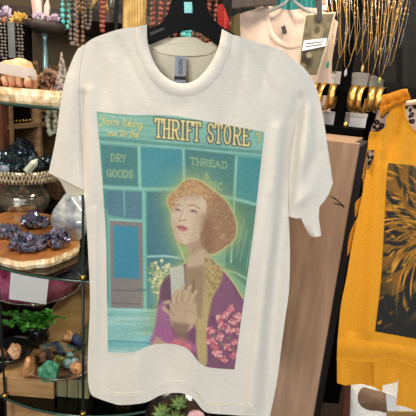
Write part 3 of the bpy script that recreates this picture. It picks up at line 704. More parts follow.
# ------------------------------------------------------------------ round glass display stand
SC = Vector((-.315, 1.437, 0)); SR = .51; CX = -.283
Z1, Z2, Z3, Z4 = 1.452, 1.045, .65, .27
stand = thing('display_stand', 'round glass shelf display stand with gold rope-twist column behind the t-shirt', 'display stand', (SC.x, SC.y, 0))
for z in (Z1, Z2, Z3, Z4):
    bm = NB(); lathe(bm, [(SR-.003, -.008), (SR-.003, 0)], (SC.x, SC.y, z), 96); sh = obj('glass_shelf', bm, M['glass'], stand, smooth=False)
    bm = NB(); ring = [(SC.x+SR*cos(a), SC.y+SR*sin(a), z-.004) for a in np.linspace(0, 2*pi, 120, endpoint=False)]
    tube(bm, ring, .0032, 8, closed=True); obj('rim', bm, M['edge'], sh, label='dark green glass rim')
def rimpoint(px):                                    # where the column of pixels px crosses the front rim
    best = None
    for k in range(2000):
        a = pi+pi*k/2000; P = Vector((SC.x+SR*cos(a), SC.y+SR*sin(a), Z2))
        d = P-EYE; x = 208+FPX*d.dot(RT)/d.dot(FW)
        if best is None or abs(x-px) < best[0]: best = (abs(x-px), P)
    return best[1]
posts = [rimpoint(83), rimpoint(-2.5), Vector((SC.x+.503, SC.y+.085, 0)), Vector((SC.x-.1, SC.y+.5, 0))]
for i, p in enumerate(posts):
    bm = NB(); tube(bm, [(p.x, p.y, 0), (p.x, p.y, 1.54 if i else 1.30)], .0036 if i != 1 else .0030, 10); po = obj('post', bm, M['post'], stand)
    for z in (Z2, Z3, Z4):
        bm = NB(); tube(bm, [(p.x, p.y, z+.001), (p.x, p.y, z+.012)], .0075, 12); obj('clip', bm, M['brass'], po, label='brass shelf clip')
# rope-twist column
bm = NB(); NR = 22; rings = []
for j in range(200):
    z = ZC*j/199
    rings.append([bm.verts.new((CX+(.031+.006*abs(sin(5.5*(2*pi*k/132)*2+z*14)))*cos(2*pi*k/132), SC.y+(.031+.006*abs(sin(5.5*(2*pi*k/132)*2+z*14)))*sin(2*pi*k/132), z)) for k in range(132)])
for a, b in zip(rings, rings[1:]):
    for k in range(132): bm.faces.new((a[k], a[(k+1) % 132], b[(k+1) % 132], b[k]))
obj('column', bm, M['goldpaint'], stand, label='gold rope-twist column')
bm = NB(); lathe(bm, [(.2, 0), (.2, .02), (.06, .035), (.05, .06), (.036, .07)], (CX, SC.y, 0), 40); obj('base', bm, M['goldpaint'], stand)

# ------------------------------------------------------------------ generic placing helpers for shelf things
def rest(px, py, z):
    if z > 1.4: q = PY(px, py, 1.17 if z < 1.5 else 1.40); return Vector((q.x, q.y, z))
    return PZ(px, py, z)
def stone(name, label, cat, px, py, z, w, h, mat_, seed, amp=.3, group=None, freq=1.6, dz=0, dep=.8, sub=4, facets=9):
    """stone whose foot stands at pixel (px,py) on height z, w x h pixels"""
    P = rest(px, py, z); k = mpp(P); bm = NB(); hh = h*k/2
    rock(bm, P+Vector((0, w*k/2*dep*.8, hh+dz)), (w*k/2, w*k/2*dep, hh), seed, amp*(.7 if facets else 1), freq, sub, facets=facets)
    return tag(obj(name, bm, mat_), label, cat, group)
def gem(name, label, cat, px, py, z, w, h, mat_, seed, n=45, group=None, L=.55, r=.13):
    P = rest(px, py, z); k = mpp(P); e = thing(name, label, cat, P+Vector((0, w*k*.3, 0)), group)
    c = P+Vector((0, w*k*.32, 0)); bm = NB(); rock(bm, c+Vector((0, 0, h*k*.22)), (w*k*.42, w*k*.32, h*k*.22), seed, .2); obj('matrix', bm, M['darkrock'], e)
    bm = NB(); cluster(bm, c+Vector((0, 0, h*k*.12)), (w*k*.58, w*k*.42, h*k*.85), n, seed, L, r); obj('crystals', bm, mat_, e, smooth=False)
    return e

# --- top shelf
P = rest(2, 97.5, Z1); zt = Z1+.031
ws = wob(PY(17, 95, 1.11).x, 1.125, .112, .085, 44, .10, 3)
bm = NB(); slab(bm, ws, Z1, zt, .003, 2); tag(obj('wood_slab', bm, [M['slabtop'], M['bark']], smooth=False), 'thick live-edge wood slab on the top glass shelf', 'wood slab')
def onslab(px, Y, z): d = PY(px, 50, Y); return Vector((d.x, Y, z))
r = thing('stone_bundle', 'tan stone with white paper band on the upper wood slab', 'stone', onslab(19, 1.12, zt))
c = r.location; bm = NB(); rock(bm, c+Vector((0, 0, .033)), (.046, .038, .036), 4, .3, 2.0, 4); obj('stone', bm, M['rocktan'], r)
bm = NB()
for k in range(5): tube(bm, [c+Vector((-.046+.021*k+.004*sin(j+k), -.030-.008*sin(j*.8), .004+.009*j)) for j in range(4)], [.008, .009, .008, .005], 8)
obj('stone_lobe', bm, M['rocktan'], r)
bm = NB(); V = []
for i in range(17):
    a = pi*(1.05+.85*i/16); V.append([bm.verts.new(c+Vector((.052*cos(a), .046*sin(a)-.004, .062-.014*i/16-q*.026))) for q in (0, .5, 1)])
for a, b in zip(V, V[1:]):
    for k in range(2): bm.faces.new((a[k], b[k], b[k+1], a[k+1]))
bmesh.ops.solidify(bm, geom=bm.faces[:], thickness=.001); obj('paper_band', bm, M['paper'], r, smooth=False)
gem('crystal_cluster', 'dark brown crystal cluster beside the tan paper-banded stone', 'crystal', 46, 88, Z1, 30, 44, M['brownrock'], 5, 110)
def spire(name, label, px, Y, z, w, h, mat_, seed, lean=(0, 0)):
    P = onslab(px, Y, z); bm = NB(); n = 14; rings = []
    for j in range(12):
        t = j/11; rad = w*(1-t**1.6)*(.9+.2*noise.noise(Vector((t*4, seed, 0))))+.001
        rings.append([bm.verts.new(P+Vector((lean[0]*t+rad*cos(2*pi*k/n)*(1+.2*noise.noise(Vector((k*.9, j*.5, seed)))), lean[1]*t+rad*.8*sin(2*pi*k/n), h*t))) for k in range(n)])
    for a, b in zip(rings, rings[1:]):
        for k in range(n): bm.faces.new((a[k], a[(k+1) % n], b[(k+1) % n], b[k]))
    bm.faces.new(rings[0][::-1]); bm.faces.new(rings[-1])
    return tag(obj(name, bm, mat_), label, 'stone')
spire('stone_spire', 'tall pointed speckled grey stone at the t-shirt shoulder on the top shelf', 63, 1.15, Z1, .024, .13, M['greyrock'], 2, (-.004, 0))
stone('amber_stone', 'small amber stone at the foot of the dark pedestal tray', 'stone', 38, 82, Z1, 9, 12, M['citrine'], 8)
# pedestal tray with amethysts
tc_ = onslab(45, 1.42, Z1); tzt = PY(45, 23, 1.42).z
tray = thing('pedestal_tray', 'dark round pedestal tray with shiny teal stem', 'tray', tc_)
bm = NB(); lathe(bm, [(.045, 0), (.045, .008), (.012, .016)], tc_, 28); obj('foot', bm, M['ceramicblack'], tray)
hst = tzt-Z1-.03
bm = NB(); lathe(bm, [(.008, .012), (.010, hst*.35), (.0085, hst*.6), (.006, hst*.9), (.012, hst)], tc_, 20); obj('stem', bm, mat('teal_glazed_stem', (70, 120, 130), (180, 205, 205), 14, .15, .5), tray)
bm = NB(); lathe(bm, [(.03, hst-.001), (.062, hst+.006), (.066, hst+.03)], tc_, 36); obj('plate', bm, mat('dark_bark_plate', (28, 22, 20), (52, 40, 36), 60, .6, bump=.8), tray)
gem('amethyst_cluster', 'lilac amethyst cluster on the left of the pedestal tray', 'crystal', 38, 22, tzt, 16, 12, M['amethyst'], 11, 40)
gem('amethyst_cluster', 'lilac amethyst cluster at the right edge of the pedestal tray', 'crystal', 53, 23, tzt, 14, 11, M['amethyst'], 12, 36)
pt = onslab(40, 1.46, tzt); bm = NB(); crystal(bm, pt, (-.08, 0, 1), .11, .018); crystal(bm, pt+Vector((.022, 0, 0)), (.1, 0, 1), .085, .010)
tag(obj('quartz_point', bm, M['rose'], smooth=False), 'pale pink quartz point standing behind the amethysts', 'crystal')
# black bust with bead strands and citrine on top
bs = onslab(12, 1.36, Z1); bzt = PY(12, 24, 1.36).z
bust = thing('jewelry_display', 'black jewelry display block covered in dark beads', 'display block', bs)
bm = NB(); box(bm, bs+Vector((0, 0, (bzt-Z1)/2)), (.105, .06, bzt-Z1), bev=.006); obj('block', bm, M['velvet'], bust, smooth=False)
rnd = random.Random(4)
for s_ in (-1, 0, 1, 2, 3):
    bm = NB(); x0 = (-.050, -.028, -.008, .032, .043)[s_+1]-.005
    for j in range(11):
        for q in (0, 1): ball(bm, bs+Vector((x0+.011*q+rnd.uniform(-.002, .002), -.034, (bzt-Z1)-.008-.0095*j)), .0048, 1)
    so = tag(obj('bead_strand', bm, M['darkbead']), 'dark bead strand hanging down the black jewelry block', 'necklace', 'dark bead strands on the black block')
bm = NB(); box(bm, bs+Vector((.020, -.042, (bzt-Z1)-.05)), (.020, .003, .10)); obj('ribbon', bm, mat('grey_ribbon', (80, 82, 84), (120, 122, 124), 10, .3), bust, smooth=False)
bm = NB(); box(bm, bs+Vector((-.042, -.043, .055)), (.03, .002, .042)); tag(obj('price_card', bm, M['paper'], smooth=False), 'small white card on the black jewelry block', 'card')
gem('citrine_cluster', 'golden citrine crystal cluster on the black jewelry block', 'crystal', 18, 23, bzt, 18, 16, M['citrine'], 21, 50, L=.7, r=.12)
gem('quartz_cluster', 'clear and violet quartz cluster left of the golden citrine', 'crystal', 4, 25, bzt, 15, 24, M['amethyst'], 22, 34, L=.8, r=.12)

# --- second shelf
slo = [tuple(PZ(x, y, Z2+.022)[:2]) for x, y in smooth_poly([(-14, 230), (-13, 243), (-4, 255), (8, 259.5), (22, 262), (36, 260), (48, 259), (60, 255), (72, 250), (78, 245), (77, 234), (68, 224), (52, 215), (24, 211), (-2, 214), (-14, 230)])[:-1]]
z2t = Z2+.022
bm = NB(); slab(bm, slo, Z2, z2t, .002, 4); tag(obj('wood_slab', bm, [M['slabtop'], M['bark']], smooth=False), 'oval live-edge wood slab under the violet crystals on the middle shelf', 'wood slab')
G2 = 'violet crystal clusters on the wood slab'
gem('aura_crystal', 'dark violet crystal cluster at the left edge of the photo on the lower slab', 'crystal', 6, 240, z2t, 24, 19, M['aura2'], 31, 60, G2)
gem('aura_crystal', 'dark crystal cluster at the foot of the silver cake stand', 'crystal', 31, 230, z2t, 27, 20, M['aura2'], 32, 70, G2)
gem('aura_crystal', 'flat blue and violet crystal cluster nearest the front of the slab', 'crystal', 21, 253, z2t, 36, 21, M['aura2'], 33, 70, G2)
gem('aura_crystal', 'rounded violet crystal cluster at the right end of the slab', 'crystal', 54, 250, z2t, 28, 25, M['aura2'], 34, 80, G2)
# silver cake stand
cb = Vector((PY(24, 200, 1.44).x, 1.44, z2t)); cs = thing('cake_stand', 'silver cake stand with lattice rim heaped with dark rainbow crystals', 'cake stand', cb)
zp = PY(25, 171, 1.44).z-z2t
k = 1.36/416*1.05
bm = NB(); lathe(bm, [(.085, 0), (.088, .03), (.085, .035), (.088, .045), (.084, .05), (.08, .06), (.05, .08), (.022, .095), (.018, zp-.02), (.03, zp-.008), (.06, zp)], cb, 44); obj('pedestal', bm, M['silverplate'], cs)
bm = NB(); lathe(bm, [(.05, zp-.003), (.12, zp+.004), (.125, zp+.008), (.05, zp+.009)], cb, 44); obj('plate', bm, M['silverplate'], cs)
bm = NB()
for j in range(70):
    a = 2*pi*j/70
    for q in (-1, 1): tube(bm, [cb+Vector((.128*cos(a+q*(.06*t-.06)), .128*sin(a+q*(.06*t-.06)), zp-.022+.020*t)) for t in (0, .5, 1, 1.5, 2)], .0028, 5)
obj('lattice_rim', bm, M['lace'], cs)
ctz = z2t+zp+.009
for i, (dx, dy, w, h, lab) in enumerate([(-.070, -.02, .062, .062, 'at the left of the cake stand'), (-.010, -.055, .060, .062, 'front and centre on the cake stand'), (.050, -.030, .055, .055, 'right of centre on the cake stand'), (-.02, .045, .075, .105, 'at the back of the cake stand, topmost of the heap'), (.075, .03, .045, .055, 'at the right rim behind the white quartz')]):
    e = thing('rainbow_crystal', 'dark rainbow crystal cluster '+lab, 'crystal', cb+Vector((dx, dy, zp+.009)), 'dark rainbow crystals on the cake stand')
    bm = NB(); rock(bm, e.location+Vector((0, 0, h*.4)), (w*.7, w*.55, h*.4), 40+i, .2); obj('matrix', bm, M['aura'], e)
    bm = NB(); cluster(bm, e.location+Vector((0, 0, h*.2)), (w*.85, w*.7, h*1.05), 90, 60+i, .42, .16); obj('crystals', bm, M['aura'], e, smooth=False)
bm = NB(); crystal(bm, cb+Vector((.052, -.085, zp+.016)), (.55, .2, .75), .058, .014); tag(obj('quartz_point', bm, M['whitebead'], smooth=False), 'pale quartz point leaning out on the cake stand by the sleeve', 'crystal')
bm = NB(); rock(bm, cb+Vector((-.02, -.098, zp+.022)), (.020, .012, .014), 6, .15, 1.2, 2); tag(obj('tumbled_stone', bm, mat('grey_blue_stone', (95, 110, 130), (160, 170, 185), 30, .3)), 'smooth blue grey stone at the front rim of the cake stand', 'stone')
# grey agate slice standing by the post
bm = NB(); prism(bm, smooth_poly([(66, 193), (80, 198), (84.5, 215), (84, 236), (72, 241), (60, 238), (52, 226), (52, 213), (60, 201), (66, 193)])[:-1], PZ(66, 240, z2t).y, .035, .006)
tag(obj('agate_slice', bm, M['greyagate']), 'large translucent grey agate standing under the t-shirt sleeve', 'stone')
bm = NB(); q = PY(64, 205, 1.66); rock(bm, Vector((q.x, 1.66, Z2+.075)), (.085, .06, .075), 15, .2, 1.8, 4, facets=8); tag(obj('rough_stone', bm, M['brownrock'], smooth=False), 'low brown glittery stone behind the cake stand', 'stone')

# --- third shelf: crate, pink cake stand, plant, dishes of minerals
czt = Z3+.06
pc = Vector((PY(38, 290, 1.42).x, 1.42, czt)); ztop = PY(40, 272, 1.27).z; zb = PY(40, 306, 1.27).z
pk = thing('glass_cake_stand', 'pink glass cake stand with silver beaded rim below the middle shelf', 'cake stand', pc)
bm = NB(); lathe(bm, [(.06, 0), (.06, .01), (.014, .03), (.014, zb-czt-.005), (.05, zb-czt)], pc, 32); obj('stem', bm, M['silverplate'], pk)
bm = NB(); lathe(bm, [(.05, zb-czt), (.148, zb-czt+.002), (.152, ztop-czt), (.148, ztop-czt), (.144, zb-czt+.008)], pc, 64); obj('bowl', bm, M['pink'], pk)
bm = NB()
for j in range(96): ball(bm, pc+Vector((.152*cos(2*pi*j/96), .152*sin(2*pi*j/96), zb-czt+.001)), .0045, 1)
obj('beaded_rim', bm, M['beadrim'], pk)
yc = 1.42-.16
bm = NB(); prism(bm, [(11, 270.5), (49, 277), (46, 304.5), (9, 299)], yc, .0012); tag(obj('sign_card', bm, M['paper'], smooth=False), 'blank white card leaning on the pink glass cake stand', 'card')
# crate: pale box the dishes stand on
A_ = PZ(-2, 371, czt); 
cr = thing('wooden_crate', 'pale wooden crate under the mineral dishes on the lower shelf', 'crate', (A_.x, A_.y, Z3))
x0, x1 = PZ(0, 374, czt).x, PZ(54, 380, czt).x
yf = .978; yb = 1.60
bm = NB(); box(bm, ((x0+x1)/2, (yf+yb)/2, (Z3+czt)/2), (x1-x0, yb-yf, czt-Z3), bev=.003); obj('box', bm, M['crate'], cr, smooth=False)
gb = thing('painted_box', 'weathered green board box right of the pale crate', 'box', (x1+.05, 1.2, Z3))
for j in range(3):
    bm = NB(); box(bm, (x1+.018+.031*j, (yf+.01+yb)/2, (Z3+czt)/2), (.029, yb-yf-.01, czt-Z3-.001), bev=.002); obj('board', bm, M['greenwood'], gb, smooth=False)
bm = NB(); box(bm, (x1+.049, yb+.006, (Z3+czt)/2), (.09, .01, czt-Z3-.004)); obj('back_batten', bm, M['greenwood'], gb, smooth=False)
ZD = czt
# plant in black pot
pp = PZ(35, 349, ZD); pp = Vector((pp.x, pp.y+.03, ZD)); pl = thing('potted_plant', 'leafy green plant in a black glazed pot', 'plant', pp)
kp = 1.25/416
bm = NB(); lathe(bm, [(.016, 0), (.030, .012), (.034, .03), (.028, .048), (.032, .056), (.028, .058), (.02, .05)], pp, 28); obj('pot', bm, M['ceramicblack'], pl)
rnd = random.Random(7); bm = NB(); st = NB()
def leaf(bm, p, d, L, w, n=Vector((0, 0, 1))):
    d = d.normalized(); s = d.cross(n).normalized(); u = s.cross(d)
    a = bm.verts.new(p); b = bm.verts.new(p+d*L*.5+s*w+u*L*.06); c = bm.verts.new(p+d*L*.5-s*w+u*L*.06); m = bm.verts.new(p+d*L*.5-u*L*.06); e = bm.verts.new(p+d*L)
    bm.faces.new((a, m, b)); bm.faces.new((a, c, m)); bm.faces.new((b, m, e)); bm.faces.new((m, c, e))
for i in range(36):
    a = rnd.uniform(0, 2*pi); R = rnd.uniform(.02, .115); h = rnd.uniform(.03, .085)-.2*R
    tip = pp+Vector((R*cos(a)*1.0-.018, R*sin(a)*.5, .05+h*.75)); root = pp+Vector((.01*cos(a), .01*sin(a), .052))
    mid = root.lerp(tip, .5)+Vector((0, 0, .02)); pts = [root, mid, tip]; tube(st, pts, .0012, 5)
    for j in range(12):
        t = .3+.7*j/11; q = root.lerp(mid, t*2) if t < .5 else mid.lerp(tip, t*2-1)
        leaf(bm, q, Vector((rnd.uniform(-1, 1), rnd.uniform(-1, .6), rnd.uniform(-.3, .8))), rnd.uniform(.014, .022), rnd.uniform(.007, .011))
obj('foliage', bm, M['leaf'], pl, smooth=False); obj('stem', st, M['leaf'], pl)
# agate dish and minerals
dc = PZ(52, 384, ZD); dc = Vector((dc.x, dc.y+.055, ZD)); dsh = thing('stone_dish', 'polished agate dish heaped with green minerals', 'dish', dc)
bm = NB(); lathe(bm, [(.045, 0), (.078, .010), (.094, .022), (.091, .024), (.07, .014), (.03, .008)], dc, 44, 1, .72); obj('bowl', bm, M['dish'], dsh)
zi = ZD+.010
def inbowl(name, label, px, py, w, h, m, seed, group=None, lift=0, amp=.3, dep=.8): return stone(name, label, 'mineral', px, py, zi+lift, w, h, m, seed, amp, group, dep=dep, facets=0 if amp < .1 else 10)
inbowl('malachite', 'rough green malachite at the front of the agate dish', 48, 383, 26, 22, M['malachite'], 51, dep=.5)
inbowl('ore_rock', 'orange brown rock at the left end of the agate dish', 27, 378, 18, 20, M['orangerock'], 52)
inbowl('ore_rock', 'dark banded rock between malachite and the left rim of the dish', 41, 367, 20, 15, M['darkrock'], 53)
inbowl('ore_rock', 'orange brown rock at the right rim of the agate dish', 76, 376, 14, 14, M['orangerock'], 54, amp=.4)
inbowl('tumbled_stone', 'smooth blue grey stone lowest in the agate dish', 66, 369, 10.5, 9.5, M['bluestone'], 55, 'blue grey stones in the dish', .004, .06)
inbowl('tumbled_stone', 'smooth blue grey stone nearest the glass post in the dish', 74, 368, 9, 9.5, M['bluestone'], 56, 'blue grey stones in the dish', .006, .06)
inbowl('tumbled_stone', 'smooth blue grey stone topmost of the three', 69, 361, 8, 8.5, M['bluestone'], 57, 'blue grey stones in the dish', .008, .06)
inbowl('crystal_lump', 'yellow green crystal lump beside the blue grey stones', 57, 366, 12, 10, M['greenmix'], 58, lift=.004, amp=.5)
stone('azurite_slab', 'flat blue and green azurite slab behind the agate dish', 'mineral', 58, 359, ZD, 40, 17, M['azurite'], 59, .25, dep=.35)
stone('ore_rock', 'upright orange rock standing behind the azurite slab', 'mineral', 66, 349, ZD+.0, 13, 20, M['orangerock'], 60, .35)
stone('ore_rock', 'deep blue rock beside the glass post', 'mineral', 77, 351, ZD, 13, 18, M['bluerock'], 61, .3)
# left dish
d2 = PZ(2, 368, ZD); d2 = Vector((d2.x, d2.y+.05, ZD)); ds2 = thing('stone_dish', 'dark dish of tan rocks at the left edge of the photo', 'dish', d2)
bm = NB(); lathe(bm, [(.03, 0), (.055, .012), (.067, .03), (.064, .032), (.045, .016), (.02, .009)], d2, 40); obj('bowl', bm, M['ceramicblack'], ds2)
stone('ore_rock', 'angular tan rock in the dark dish', 'mineral', 13, 364, ZD+.012, 15, 20, M['rocktan'], 62, .4)
stone('ore_rock', 'brown striped rock in the dark dish at the photo edge', 'mineral', 1, 364, ZD+.012, 13, 15, M['darkrock'], 63, .35)
# lower shelf crate and clover
bm = NB(); box(bm, ((x0+x1)/2, 1.18, (Z4+Z3-.03)/2), (x1-x0, .36, Z3-.03-Z4), bev=.004); tag(obj('storage_box', bm, M['crate'], smooth=False), 'pale wooden box seen through the glass below the lower shelf', 'box')
cl = Vector((PY(67, 409, 1.0).x, 1.0, Z4)); clv = thing('clover_plant', 'round-leaved bright green plant at the foot of the glass post', 'plant', cl)
hz = min(PY(66, 400, 1.0).z, Z3-.016)-Z4
bm = NB(); lathe(bm, [(.03, 0), (.042, .09), (.038, .09), (.03, .08)], cl, 24); obj('pot', bm, M['ceramicblack'], clv)
bm = NB(); st = NB(); rnd = random.Random(12)
for i in range(26):
    a = rnd.uniform(0, 2*pi); R = rnd.uniform(.005, .042); tip = cl+Vector((R*cos(a), R*sin(a)*.8, hz-rnd.uniform(.0, .06)))
    tube(st, [cl+Vector((0, 0, .08)), cl.lerp(tip, .6)+Vector((0, 0, .02)), tip], .0012, 5)
    ball(bm, tip, rnd.uniform(.010, .016), 2, (1, .9, .45))
obj('foliage', bm, M['leaf2'], clv); obj('stem', st, M['leaf'], clv)

# --- succulents and flower peeking out below the hem
YP = .89; q = PY(178, 407, YP); fb = Vector((q.x, YP, 0)); zt_ = q.z-.012
fl = thing('succulent_planter', 'tall dark planter with pointed succulents and a pink flower below the t-shirt hem', 'plant', fb)
bm = NB(); lathe(bm, [(.05, 0), (.075, zt_-.03), (.082, zt_-.02), (.082, zt_-.008), (.074, zt_-.008), (.068, zt_-.02)], fb, 32); obj('pot', bm, M['ceramicblack'], fl)
bm = NB(); lathe(bm, [(.070, zt_-.03), (.070, zt_-.018)], fb, 24); obj('soil', bm, M['darkwood'], fl, smooth=False)
bm = NB()
for q_, (dx, dy) in enumerate(((-.040, .0), (-.005, -.02), (.0, .035))):
    o_ = fb+Vector((dx, dy, zt_-.018))
    for j in range(12):
        a = 2*pi*j/12; e = .6 if j % 2 else 1.3
        crystal(bm, o_, (cos(a), sin(a), e), .034, .008, 6, .7)
obj('foliage', bm, M['succulent'], fl, label='pointed green leaves')
ff = fb+Vector((.048, -.01, zt_-.018)); bm = NB(); tube(bm, [ff, ff+Vector((0, 0, .012))], .003, 6)
for ring, (n_, R_, e) in enumerate(((10, .022, .3), (8, .017, .8), (5, .010, 1.8))):
    for j in range(n_):
        a = 2*pi*j/n_+ring*.3; d = Vector((cos(a), sin(a), e)).normalized()
        ball(bm, ff+Vector((0, 0, .010))+d*R_*.7, .008, 2, (1, 1, .6))
obj('flower', bm, M['pinkpetal'], fl, label='pale pink flower')

# ------------------------------------------------------------------ behind left: cubby shelving, hanging bead strands
LFT = PY(2, 110, 1.85); RGT = PY(72, 110, 2.45)
dirv = Vector((RGT.x-LFT.x, RGT.y-LFT.y, 0)); Wd = dirv.length; ang = atan2(dirv.y, dirv.x)
U_ = dirv.normalized(); Nn = Vector((-U_.y, U_.x, 0))
def cubp(u, v, z): q = LFT+U_*u+Nn*v; return Vector((q.x, q.y, z))
cub = thing('cubby_shelf', 'brown wooden cubby shelving behind the glass display stand', 'shelf unit', cubp(Wd/2, .15, 0))
zs = PY(24, 124, 2.0).z; D_ = .26
def cpart(name, u0, u1, z0, z1, m=None, v0=0, v1=D_):
    bm = NB(); box(bm, cubp((u0+u1)/2, (v0+v1)/2, (z0+z1)/2), (u1-u0, v1-v0, z1-z0), ang); return obj(name, bm, m or M['cubby'], cub, smooth=False)
cpart('side_panel', 0, .03, 0, 1.6, M['redwood']); cpart('upright', .055, .075, 0, 1.6)
um = Wd*.46
cpart('upright', um, um+.022, 0, 1.6); cpart('side_panel', Wd-.02, Wd, 0, 1.6)
for z in (.3, .75, zs, 1.585): cpart('shelf', .03, Wd-.02, z-.02, z, v0=.003)
cpart('back_board', 0, Wd, 0, 1.6, M['cubby'], D_, D_+.01)
cb_ = cubp(um*.58, .09, zs); kb = thing('studded_box', 'black box with gold studs on the cubby shelf', 'box', cb_)
bm = NB(); box(bm, cb_+Vector((0, 0, .05)), (um*.66, .12, .10), ang, .004); obj('box', bm, M['velvet'], kb, smooth=False)
bm = NB()
for j in range(7):
    for zz in (.012, .088):
        q = cb_+U_*(um*.66*(j/6-.5)*.9)-Nn*.061; ball(bm, Vector((q.x, q.y, zs+zz)), .007, 1)
obj('stud', bm, M['stud'], kb)
for j in range(6):
    bm = NB(); q = cubp(um+.13, .10, zs+.008+.015*j)
    box(bm, q, (.19, .13, .013), ang+.04*((j % 3)-1), .004); tag(obj('folded_cloth', bm, M['suede'] if j % 2 else M['darkwood']), 'brown folded cloth in the small stack on the cubby shelf', 'cloth', 'folded cloths on the cubby shelf')
bm = NB(); q = cubp(um+.16, .1, .75); rock(bm, q+Vector((0, 0, .17)), (.09, .07, .17), 4, .15); tag(obj('drawstring_pouch', bm, M['navy']), 'navy pouch in the lower right cubby', 'pouch')

def strand(label, cat, pts, r, mat_, n, group=None, name='bead_necklace', top=None):
    """beads threaded along a 3-D polyline"""
    bm = NB(); P = np.array([tuple(p) for p in pts]); d = np.r_[0, np.cumsum(np.linalg.norm(np.diff(P, axis=0), axis=1))]
    rnd = random.Random(len(label)+n)
    for t in np.linspace(0, d[-1], n):
        c = [np.interp(t, d, P[:, i]) for i in range(3)]; ball(bm, c, r*rnd.uniform(.75, 1.2), 1)
    tube(bm, pts, r*.25, 4)
    return tag(obj(name, bm, mat_), label, cat, group)
RY = 1.985; RZ = 2.2
rk = thing('necklace_rack', 'dark necklace rail behind the display stand above the photo', 'rail', (-.55, RY, RZ))
bm = NB(); tube(bm, [(-1.15, RY, RZ), (.12, RY, RZ)], .008, 10); obj('bar', bm, M['post'], rk)
for x in (PY(116, 0, RY).x, .09):
    bm = NB(); tube(bm, [(x, RY+.012, 0), (x, RY+.012, RZ+.03)], .009, 10); obj('post', bm, M['post'], rk)
def hang_strand(px, pyb, half, r, m, label, n, group=None, Y=RY-.014):
    b = PY(px, pyb, Y); xl = b.x
    L = [Vector((xl-half, Y, RZ)), Vector((xl-half*.9, Y, b.z+.04)), Vector((xl-half*.4, Y, b.z+.008)), Vector((xl, Y, b.z)), Vector((xl+half*.4, Y, b.z+.008)), Vector((xl+half*.9, Y, b.z+.04)), Vector((xl+half, Y, RZ))]
    L = [Vector((xl-half*.8, Y+.014, RZ+.009))]+L+[Vector((xl+half*.8, Y+.014, RZ+.009))]
    return strand(label, 'necklace', L, r, m, n, group)
hang_strand(66, 29, .016, .012, M['turq'], 'turquoise bead necklace hanging left of the t-shirt shoulder', 44)
hang_strand(73, 46, .012, .013, M['darkbead'], 'dark bead necklace hanging beside the turquoise one', 56)
hang_strand(80, 52, .014, .011, M['brownbead'], 'brown bead necklace between the dark beads and the t-shirt', 60)
hang_strand(88, 30, .012, .009, M['darkbead'], 'thin black bead necklace left of the red beads', 60)
hang_strand(102.5, 33, .006, .011, M['redbead'], 'red brown bead necklace left of the gold column', 52)
for j, px in enumerate((147, 155, 163, 171, 178, 186, 194, 202, 210)):
    hang_strand(px, 52 if j % 2 else 46, .014, .010, M['redbead'] if j % 3 else M['brownbead'], ['brown', 'red', 'dark red'][j % 3]+' bead necklace behind the hanger, '+['first', 'second', 'third', 'fourth', 'fifth', 'sixth', 'seventh', 'eighth', 'ninth'][j]+' from the gold column', 52)
for px, yb in ((183, 37), (188, 38)):
    hang_strand(px, yb, .008, .012, M['turq'], 'turquoise bead necklace seen below the arch of the black hanger', 46, 'turquoise necklaces under the hanger arch', RY-.04)
Yp = 1.80; b_ = PY(53, 134, Yp); t_ = PY(52, 103, Yp)
strand('pale stone bead necklace hanging on the edge of the cubby shelf', 'necklace', [t_, Vector((t_.x-.02, Yp, (t_.z+b_.z)/2)), Vector((b_.x-.01, Yp-.01, b_.z)), Vector((b_.x+.012, Yp-.01, b_.z+.01)), Vector((t_.x+.024, Yp-.02, (t_.z+b_.z)/2)), t_+Vector((.006, -.01, 0))], .012, M['whitebead'], 26)
# dark shelf with dim trinkets behind the strands
Zs = PY(95, 19, 2.3).z
bs_ = thing('wall_shelf', 'dark brown wall shelf behind the bead necklaces', 'shelf', (-.6, 2.6, Zs))
bm = NB(); box(bm, (-.66, 2.42, Zs-.02), (1.0, .66, .04)); obj('board', bm, M['darkwood'], bs_, smooth=False)
bm = NB(); box(bm, (-.45, 2.72, Zs-.25), (.62, .04, .5)); obj('back_panel', bm, M['darkwood'], bs_, smooth=False)
bm = NB(); box(bm, (-.45, 2.735, Zs+.3), (.62, .02, .6)); obj('top_panel', bm, M['darkwood'], bs_, smooth=False)
rnd = random.Random(8)
for j, px in enumerate((80, 86, 92, 98, 107, 112)):
    P = PY(px, 18, 2.2); bm = NB(); h = .08+.03*(j % 3)
    lathe(bm, [(.02, 0), (.035, h*.3), (.03, h*.6), (.012, h*.8), (.016, h)], (P.x, 2.2, Zs), 18)
    tag(obj('trinket_vase', bm, M['darkbead'] if j % 2 else M['goldpaint']), ['gold', 'black'][j % 2]+' trinket vase on the wall shelf, '+['first', 'second', 'third', 'fourth', 'fifth', 'sixth'][j]+' from the left', 'vase')

# ------------------------------------------------------------------ right: wooden pedestal and jewelry stand
P0 = PY(360, 143.5, 1.2); aa = radians(24); zpd = P0.z; wf, dp = .24, .33
fx = Vector((-cos(aa), sin(aa), 0)); fy = Vector((sin(aa), cos(aa), 0))
ped = thing('wooden_pedestal', 'tall brown wood plank pedestal between the t-shirt and mustard top', 'pedestal', (P0.x, P0.y, 0))
def pbox(name, u0, u1, v0, v1, z0, z1, m):
    c = Vector((P0.x, P0.y, 0))+fx*(u0+u1)/2+fy*(v0+v1)/2; c.z = (z0+z1)/2
    bm = NB(); box(bm, c, (u1-u0, v1-v0, z1-z0), -aa, .003); return obj(name, bm, m, ped, smooth=False)
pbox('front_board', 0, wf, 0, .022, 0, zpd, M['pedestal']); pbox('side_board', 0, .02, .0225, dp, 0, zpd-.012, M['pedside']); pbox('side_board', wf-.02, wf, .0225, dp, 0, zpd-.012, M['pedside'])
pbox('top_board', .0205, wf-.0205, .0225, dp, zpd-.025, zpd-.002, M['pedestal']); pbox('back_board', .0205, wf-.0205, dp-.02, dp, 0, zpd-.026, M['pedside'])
kn = thing  # knot in the board
